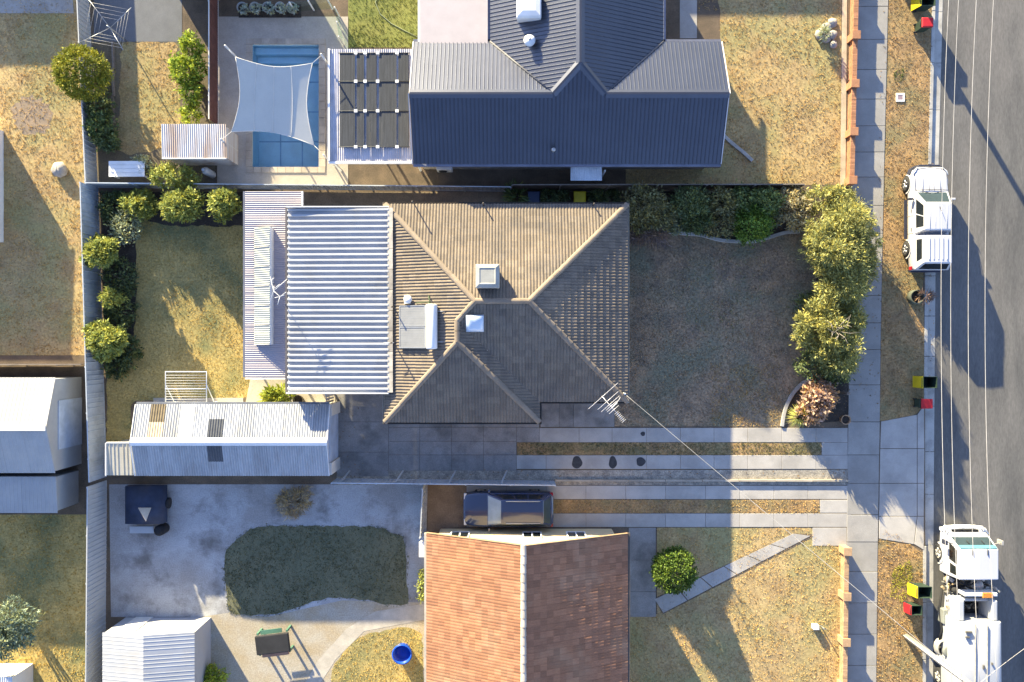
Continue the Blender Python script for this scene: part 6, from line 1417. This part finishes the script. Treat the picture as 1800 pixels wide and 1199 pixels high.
p = P(724, 960, 2.2); t = thing('meter_box', 'white box on the left wall of the terracotta house', 'box', (x0_ - .2, PY(968, 1.5), 0)); MB().bb(-.75, -.25, -.35, .35, 0, 1.3).build('body', M_white, t, local=True, bevel=.03); MB().bb(-.78, -.22, -.38, .38, 1.3, 1.34).build('lid', M_white, t, local=True)
# concrete yard, lawns, paths
M_yardc = mat('blotchy_concrete', (.42, .42, .42), .9, col2=(.34, .34, .34), scale=.7, fine=.2, fscale=15, stain=(.12, .11, .10), sscale=.55, samt=.75, c3scale=.4, col3=(.30, .285, .27))
cy = sheet('concrete_yard', [(192, 852), (752, 852), (746, 1060), (600, 1110), (380, 1090), (330, 1085), (195, 1085)], .004, M_yardc, 'blotchy pale concrete yard of the lower neighbour', 'paving')
ov = [(395, 985), (405, 960), (440, 932), (470, 925), (650, 926), (690, 938), (712, 955), (718, 1060), (640, 1055), (575, 1052), (520, 1070), (465, 1081), (415, 1080), (400, 1060)]
ov = organic(ov, 1.6, 8, 9)
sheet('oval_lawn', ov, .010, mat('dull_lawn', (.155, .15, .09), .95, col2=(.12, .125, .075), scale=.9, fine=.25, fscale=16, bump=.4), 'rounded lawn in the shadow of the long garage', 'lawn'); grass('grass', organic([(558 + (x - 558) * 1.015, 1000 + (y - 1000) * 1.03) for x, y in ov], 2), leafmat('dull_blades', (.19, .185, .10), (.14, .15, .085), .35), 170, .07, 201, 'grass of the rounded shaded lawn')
sheet('garden_ground', [(330, 1088), (400, 1078), (470, 1085), (600, 1056), (745, 1060), (752, 1330), (330, 1330)], .006, mat('mixed_dirt', (.36, .29, .19), .95, col2=(.40, .36, .29), scale=.8, fine=.25, fscale=14, bump=.3), 'sandy ground with paths below the rounded lawn', 'ground')
sheet('garden_path', [(745, 1062), (745, 1090), (640, 1110), (590, 1160), (565, 1199), (545, 1230), (520, 1230), (560, 1160), (610, 1105), (660, 1075)], .012, mat('pale_path', (.50, .45, .37), .9, fine=.12), 'pale curved path leading down from the yard', 'path')
gl2 = [(620, 1130), (660, 1112), (742, 1118), (750, 1330), (560, 1330), (585, 1180)]
gl2 = organic(gl2, 1.6, 9, 10)
sheet('yellow_lawn', gl2, .010, M_back, 'yellow-green lawn around the blue tub', 'lawn'); grass('grass', gl2, M_gback, 110, .06, 203, 'yellow-green grass around the blue tub')
# trailer with tarp
t = thing('covered_trailer', 'dark navy tarp-covered trailer on the blotchy concrete', 'trailer', P(250, 897)); M_tarp = mat('navy_tarp', (.028, .04, .075), .6, var=.3, scale=2.5, bump=.5, bscale=5)
b = MB(); a_, c_, u_, w_ = PX(218, .9), PX(286, .9), PY(922, .9), PY(856, .9)
b.loft([[Vector(p) for p in ((a_, y, .35), (a_ + .03, y, .85), ((a_ + c_) / 2, y, .85 + k), (c_ - .05, y, .85), (c_, y, .35))] for y, k in ((w_, .12), ((u_ + w_) / 2, .28), (u_, .1))], closed=False, smooth=True); b.build('tarp', M_tarp, t)
b = MB(); b.plate([(PX(243, 1.1), PY(893, 1.1), 1.13), (PX(255, 1.1), PY(918, 1.1), 1.02), (PX(266, 1.1), PY(893, 1.1), 1.13)], .03); b.build('cream_patch', mat('cream_canvas', (.50, .42, .32), .8), t)
MB().bb(PX(228, .5), PX(270, .5), PY(938, .5), PY(926, .5), .4, .5).build('tow_board', M_fence2, t); MB().bb(a_ + .1, c_ - .1, u_ + .05, w_ - .05, .3, .42).build('tray', M_steel, t)
for x in (a_ + .0, c_ - .0): MB().lathe([(.12, -.09), (.28, -.09), (.28, .09), (.12, .09)], (x, (u_ + w_) / 2, .28), 18, M=Matrix.Rotation(math.pi / 2, 3, 'Y')).build('wheel', M_tyre, t)
t = thing('wheel_bag', 'black plastic drum beside the covered trailer', 'drum', P(290, 928)); MB().lathe([(.22, 0), (.27, .05), (.27, .7), (.2, .78)], n=18).build('body', M_black, t, local=True); MB().lathe([(.2, .78), (.22, .8), (.1, .83)], n=18).build('lid', M_black, t, local=True)
plant('brush_pile', 'pale beige brush pile on the shaded concrete', 'brush pile', [(515, 885, .35, .75, .65, .45), (530, 875, .45, .5, .45, .4)], 2600, .22, .16, leafmat('dry_brush', (0.480, 0.405, 0.270), (0.330, 0.270, 0.180)), 210)
# white shed at the bottom left
hg = 2.3; hr = 2.75; t = thing('white_shed', 'white gabled shed at the bottom left of the concrete yard', 'shed', P(280, 1160))
M_wshed = mat('white_iron', (.37, .38, .40), .45, var=.08, fine=.05, objv=.04, stain=(.40, .36, .30), sscale=.6, samt=.35)
a_, r_, c_, n0, n1 = PX(180, hg), PX(252, hr), PX(342, hg), PY(1112, hg), PY(1330, hg)
for k in range(7):
    ya, yb = n0 + (n1 - n0) * k / 7, n0 + (n1 - n0) * (k + 1) / 7
    ribbed('roof_sheet', [(a_, ya, hg), (a_, yb, hg), (r_, yb, hr), (r_, ya, hr)], None, .19, .008, TRIM, M_wshed, t); ribbed('roof_sheet', [(c_, yb, hg), (c_, ya, hg), (r_, ya, hr), (r_, yb, hr)], None, .19, .008, TRIM, M_wshed, t)
b = MB(); i0 = .05; b.add([(a_ + i0, n0 - .05, 0), (c_ - i0, n0 - .05, 0), (c_ - i0, n1, 0), (a_ + i0, n1, 0), (a_ + i0, n0 - .05, hg - .04), (r_, n0 - .05, hr - .04), (c_ - i0, n0 - .05, hg - .04), (a_ + i0, n1, hg - .04), (r_, n1, hr - .04), (c_ - i0, n1, hg - .04)], [(0, 1, 6, 5, 4), (3, 2, 9, 8, 7), (0, 4, 7, 3), (1, 2, 9, 6)]); b.build('wall', M_wshed, t)
MB().bb(a_ + .6, a_ + 1.5, n0 - .06, n0 - .01, .05, 2.0).build('door', M_offwhite, t)
plant('lime_shrub', 'bright lime shrub beside the white shed', 'shrub', [(377, 1190, .5, .8, .6, .5)], 2600, .12, .5, L_hedge, 211)
# barbecue trolley, blue tub
t = thing('barbecue', 'dark barbecue with copper plate on a green frame', 'barbecue', P(488, 1122), rz=.12)
MB().bb(-.85, .85, -.45, .5, .75, .95).build('hood', M_dark, t, local=True, bevel=.04); MB().bb(-.6, .75, -.62, -.46, .75, .86).build('plate', mat('copper_plate', (.42, .22, .13), .5), t, local=True)
for x in (-.75, .75):
    for y in (-.5, .55): MB().bb(x - .05, x + .05, y - .05, y + .05, 0, .75).build('leg', mat('green_frame', (.08, .18, .13), .6), t, local=True)
MB().bb(-.6, .5, .5, .72, .7, .74).build('shelf', mat('green_frame', (.08, .18, .13)), t, local=True)
t = thing('blue_tub', 'round bright blue tub on the yellow-green lawn', 'tub', P(709, 1144)); MB().lathe([(.40, 0), (.48, .5), (.52, .5), (.52, .54), (.45, .54), (.38, .1), (.01, .08)], n=28, cap=False).build('shell', mat('blue_plastic_bright', (.01, .075, .50), .35, fine=.03), t, local=True)
MB().tube([(.47 * math.cos(a), .47 * math.sin(a), .55) for a in [k * .3142 for k in range(21)]], .025, 6).build('rim', mat('blue_plastic_bright', (.01, .075, .5)), t, local=True)
fence('side_fence', 'pale metal fence between concrete yard and terracotta house', (748, 852), (744, 935), 1.4, M_fence2)
plant('low_shrub', 'thin yellow-green climber on the left wall of terracotta house', 'shrub', [(742, 1030, .5, .18, .8, .5)], 700, .12, .5, L_yg, 212)
# drive and front garden
sheet('bare_drive', [(752, 852), (820, 852), (820, 925), (752, 935)], .006, mat('drive_earth', (.22, .16, .11), .95, fine=.25, fscale=15), 'brown bare earth in front of the navy wagon', 'ground')
dv = sheet('driveway', [(820, 852), (1498, 852), (1500, 925), (1490, 960), (1150, 940), (1150, 1080), (1104, 1080), (1104, 925), (820, 925)], .002, M_soil, 'concrete wheel-track driveway of the lower neighbour', 'driveway')
slab_grid(dv, [820, 890, 960, 1030, 1100, 1170, 1240, 1300, 1360, 1420, 1498], [854, 878], .024, M_conc); slab_grid(dv, [960, 1030, 1100, 1170, 1240, 1300, 1360, 1420, 1496], [903, 927], .024, M_conc); slab_grid(dv, [820, 890, 960], [878, 927], .022, M_conc_old)
gs2 = [(961, 879), (1440, 879), (1440, 902), (961, 902)]; sheet('grass_strip', gs2, .008, M_verge, 'grass strip between the lower driveway tracks', 'grass strip'); grass('grass', gs2, M_gdry, 150, .06, 213, 'grass between the lower driveway tracks')
slab_grid(dv, [1441, 1498], [879, 902], .024, M_conc); slab_grid(dv, [1428, 1488], [928, 960], .022, M_conc); slab_grid(dv, [1105, 1153], [928, 985, 1040, 1085], .02, M_conc_old)
fg = [(1155, 928), (1425, 928), (1440, 950), (1480, 965), (1474, 1330), (1104, 1330), (1104, 1080), (1155, 1080)]
sheet('dry_front_lawn', fg, .004, M_dry, 'golden dry front lawn of the lower neighbour', 'lawn'); grass('grass', fg, M_gdry, 90, .06, 214, 'golden dry grass of the lower neighbour')
fp2 = tag(MB().prism([P(1150, 1052), P(1165, 1080), P(1438, 940), P(1395, 938)], -.02, .012).build('diagonal_path', M_soil), 'diagonal concrete path across the dry front lawn', 'path', None, 'structure')
for k in range(6):
    f0, f1 = k / 6 + .003, (k + 1) / 6 - .003
    a_ = P(1150, 1054).lerp(P(1395, 938), f0); b_ = P(1150, 1054).lerp(P(1395, 938), f1); c_ = P(1165, 1078).lerp(P(1425, 942), f1); d_ = P(1165, 1078).lerp(P(1425, 942), f0); MB().prism([a_, b_, c_, d_], -.02, .026).build('slab', M_conc, fp2)
plant('clipped_bush', 'round green clipped bush beside the diagonal path', 'bush', [(1184, 1002, .9, 1.05, 1.05, .9)], 9000, .10, .6, leafmat('leaf_round_bush', (0.112, 0.180, 0.030), (0.083, 0.135, 0.027), .3), 215, clump=.15, nclump=320, shell=.92)
t = thing('tap_box', 'small white meter box on the dry front lawn', 'meter box', P(1436, 1100)); MB().bb(-.3, .0, -.12, .12, 0, .35).build('body', M_white, t, local=True, bevel=.02); MB().tube([(.18, 0, 0), (.18, 0, .5), (.3, 0, .52)], .03, 8).build('tap', M_steel, t, local=True)

# ------------------------------------------------------------------ neighbour behind (left)
lw = [(-250, -200), (140, -200), (165, 330), (175, 625), (-250, 625)]
sheet('rear_lawn', lw, .003, M_dry, 'golden lawn behind the rear fence, upper left', 'lawn'); grass('grass', [(-20, -60), (145, -60), (165, 330), (175, 625), (-20, 625)], M_gdry, 100, .06, 221, 'golden grass behind the rear fence')
lw2 = [(-250, 905), (180, 905), (182, 1330), (-250, 1330)]
sheet('rear_lawn', lw2, .003, M_back, 'shaded lawn behind the rear fence, lower left', 'lawn'); grass('grass', [(-20, 905), (180, 905), (182, 1300), (-20, 1300)], M_gback, 100, .06, 222, 'shaded grass behind the rear fence')
sheet('concrete_strip', [(-250, -2), (128, -2), (130, 24), (-250, 24)], .012, M_conc, 'grey concrete strip at the top left corner', 'paving')
sheet('bare_patch', organic([(20, 190), (60, 170), (95, 200), (80, 230), (40, 235)], 5, 6), .007, mat('bare_patch', (.30, .22, .15), .95, col2=(.24, .19, .14), scale=2, fine=.3), 'bare brown patch on the golden lawn', 'ground')
t = thing('garden_rock', 'pale rock on the golden lawn beside the rear fence', 'rock', P(107, 300)); b = MB(); b.lathe([(.35, 0), (.42, .12), (.36, .3), (.2, .4), (.05, .42)], n=9); r2 = random.Random(2); b.v = [(v[0] + r2.uniform(-.06, .06), v[1] + r2.uniform(-.06, .06), max(0, v[2] + r2.uniform(-.04, .04))) for v in b.v]; b.build('stone', mat('pale_rock', (.4, .37, .33)), t, local=True)
hut('white_outbuilding', 'white wall of an outbuilding at the left edge', -160, 10, 228, 430, 1.75, M_white, M_offwhite, 'outbuilding')
hut('rear_house', 'outbuilding beyond the top left corner', -200, 60, -330, -175, 2.5, M_offwhite, M_gal, 'outbuilding')
fence('paling_fence', 'brown paling fence above the big white shed at left', (-120, 640), (170, 640), 1.5, M_paling, pitch=.11, amp=.018, prof=[(0, 0), (.9, 0), (.92, 1), (.98, 1)], postm=M_timber)
sheet('shed_apron', [(-250, 652), (180, 652), (184, 905), (-250, 905)], .005, M_soil, 'earth around the big white shed at left', 'ground')
he, hr = 2.5, 3.3; t = thing('white_barn', 'big white iron shed at the left edge behind the garage', 'shed', P(20, 750)); x1b, yn, ym, ys = PX(97, he), PY(664, he), PY(752, hr), PY(832, he); x0b = -36
M_barn = mat('barn_iron', (.36, .355, .345), .45, var=.1, fine=.05, objv=.05, stain=(.48, .44, .38), sscale=.5, samt=.3)
nn = 12
for k in range(nn):
    xa, xb = x0b + (x1b - x0b) * k / nn, x0b + (x1b - x0b) * (k + 1) / nn + .01
    ribbed('roof_sheet', [(xa, yn, he), (xa, ym, hr), (xb, ym, hr), (xb, yn, he)], None, .19, .010, TRIM, M_barn, t); ribbed('roof_sheet', [(xa, ys, he), (xb, ys, he), (xb, ym, hr), (xa, ym, hr)], None, .19, .010, TRIM, M_barn, t)
b = MB(); xe = x1b - .04; b.add([(x0b, yn - .08, 0), (xe, yn - .08, 0), (xe, ys + .08, 0), (x0b, ys + .08, 0), (x0b, yn - .08, he - .04), (xe, yn - .08, he - .04), (xe, ys + .08, he - .04), (x0b, ys + .08, he - .04), (x0b, ym, hr - .05), (xe, ym, hr - .05)], [(0, 1, 5, 4), (2, 3, 7, 6), (1, 2, 6, 9, 5), (3, 0, 4, 8, 7)]); b.build('wall', M_barn, t)
MB().bb(x0b, x1b, ym - .15, ym + .15, hr + .01, hr + .06).build('ridge_capping', M_white, t)
MB().bb(xe + .003, xe + .05, ym - 1.2, ym + 1.2, .05, 2.2).build('roller_door', mat('roller_door', (.5, .54, .6)), t)
hl = 2.2; t = thing('lean_to_roof', 'low white lean-to roof below the big shed at left', 'lean-to', P(40, 870)); ya, yb, x1l = PY(838, hl), PY(903, hl), PX(99, hl)
for k in range(8):
    xa, xb = x0b + (x1l - x0b) * k / 8, x0b + (x1l - x0b) * (k + 1) / 8 + .01
    ribbed('roof_sheet', [(xa, yb, hl - .1), (xb, yb, hl - .1), (xb, ya, hl + .05), (xa, ya, hl + .05)], None, .19, .010, TRIM, M_barn, t)
MB().bb(x0b, x1l - .08, yb + .08, ya - .05, 0, hl - .14).build('wall', M_barn, t)
plant('blue_green_tree', 'grey-green tree at the bottom left corner', 'tree', [(18, 1095, 2.4, 1.1, 1.0, 1.0), (38, 1110, 2.1, .7, .8, .8), (5, 1125, 2.1, .9, .8, .8)], 6500, .17, .35, leafmat('leaf_blue_green', (0.225, 0.277, 0.195), (0.165, 0.210, 0.150)), 230, trunk=(45, 1085))
hut('small_white_roof', 'small white roof in the bottom left corner', -90, 62, 1163, 1300, 1.9, M_offwhite, M_sky_wh, 'shed')
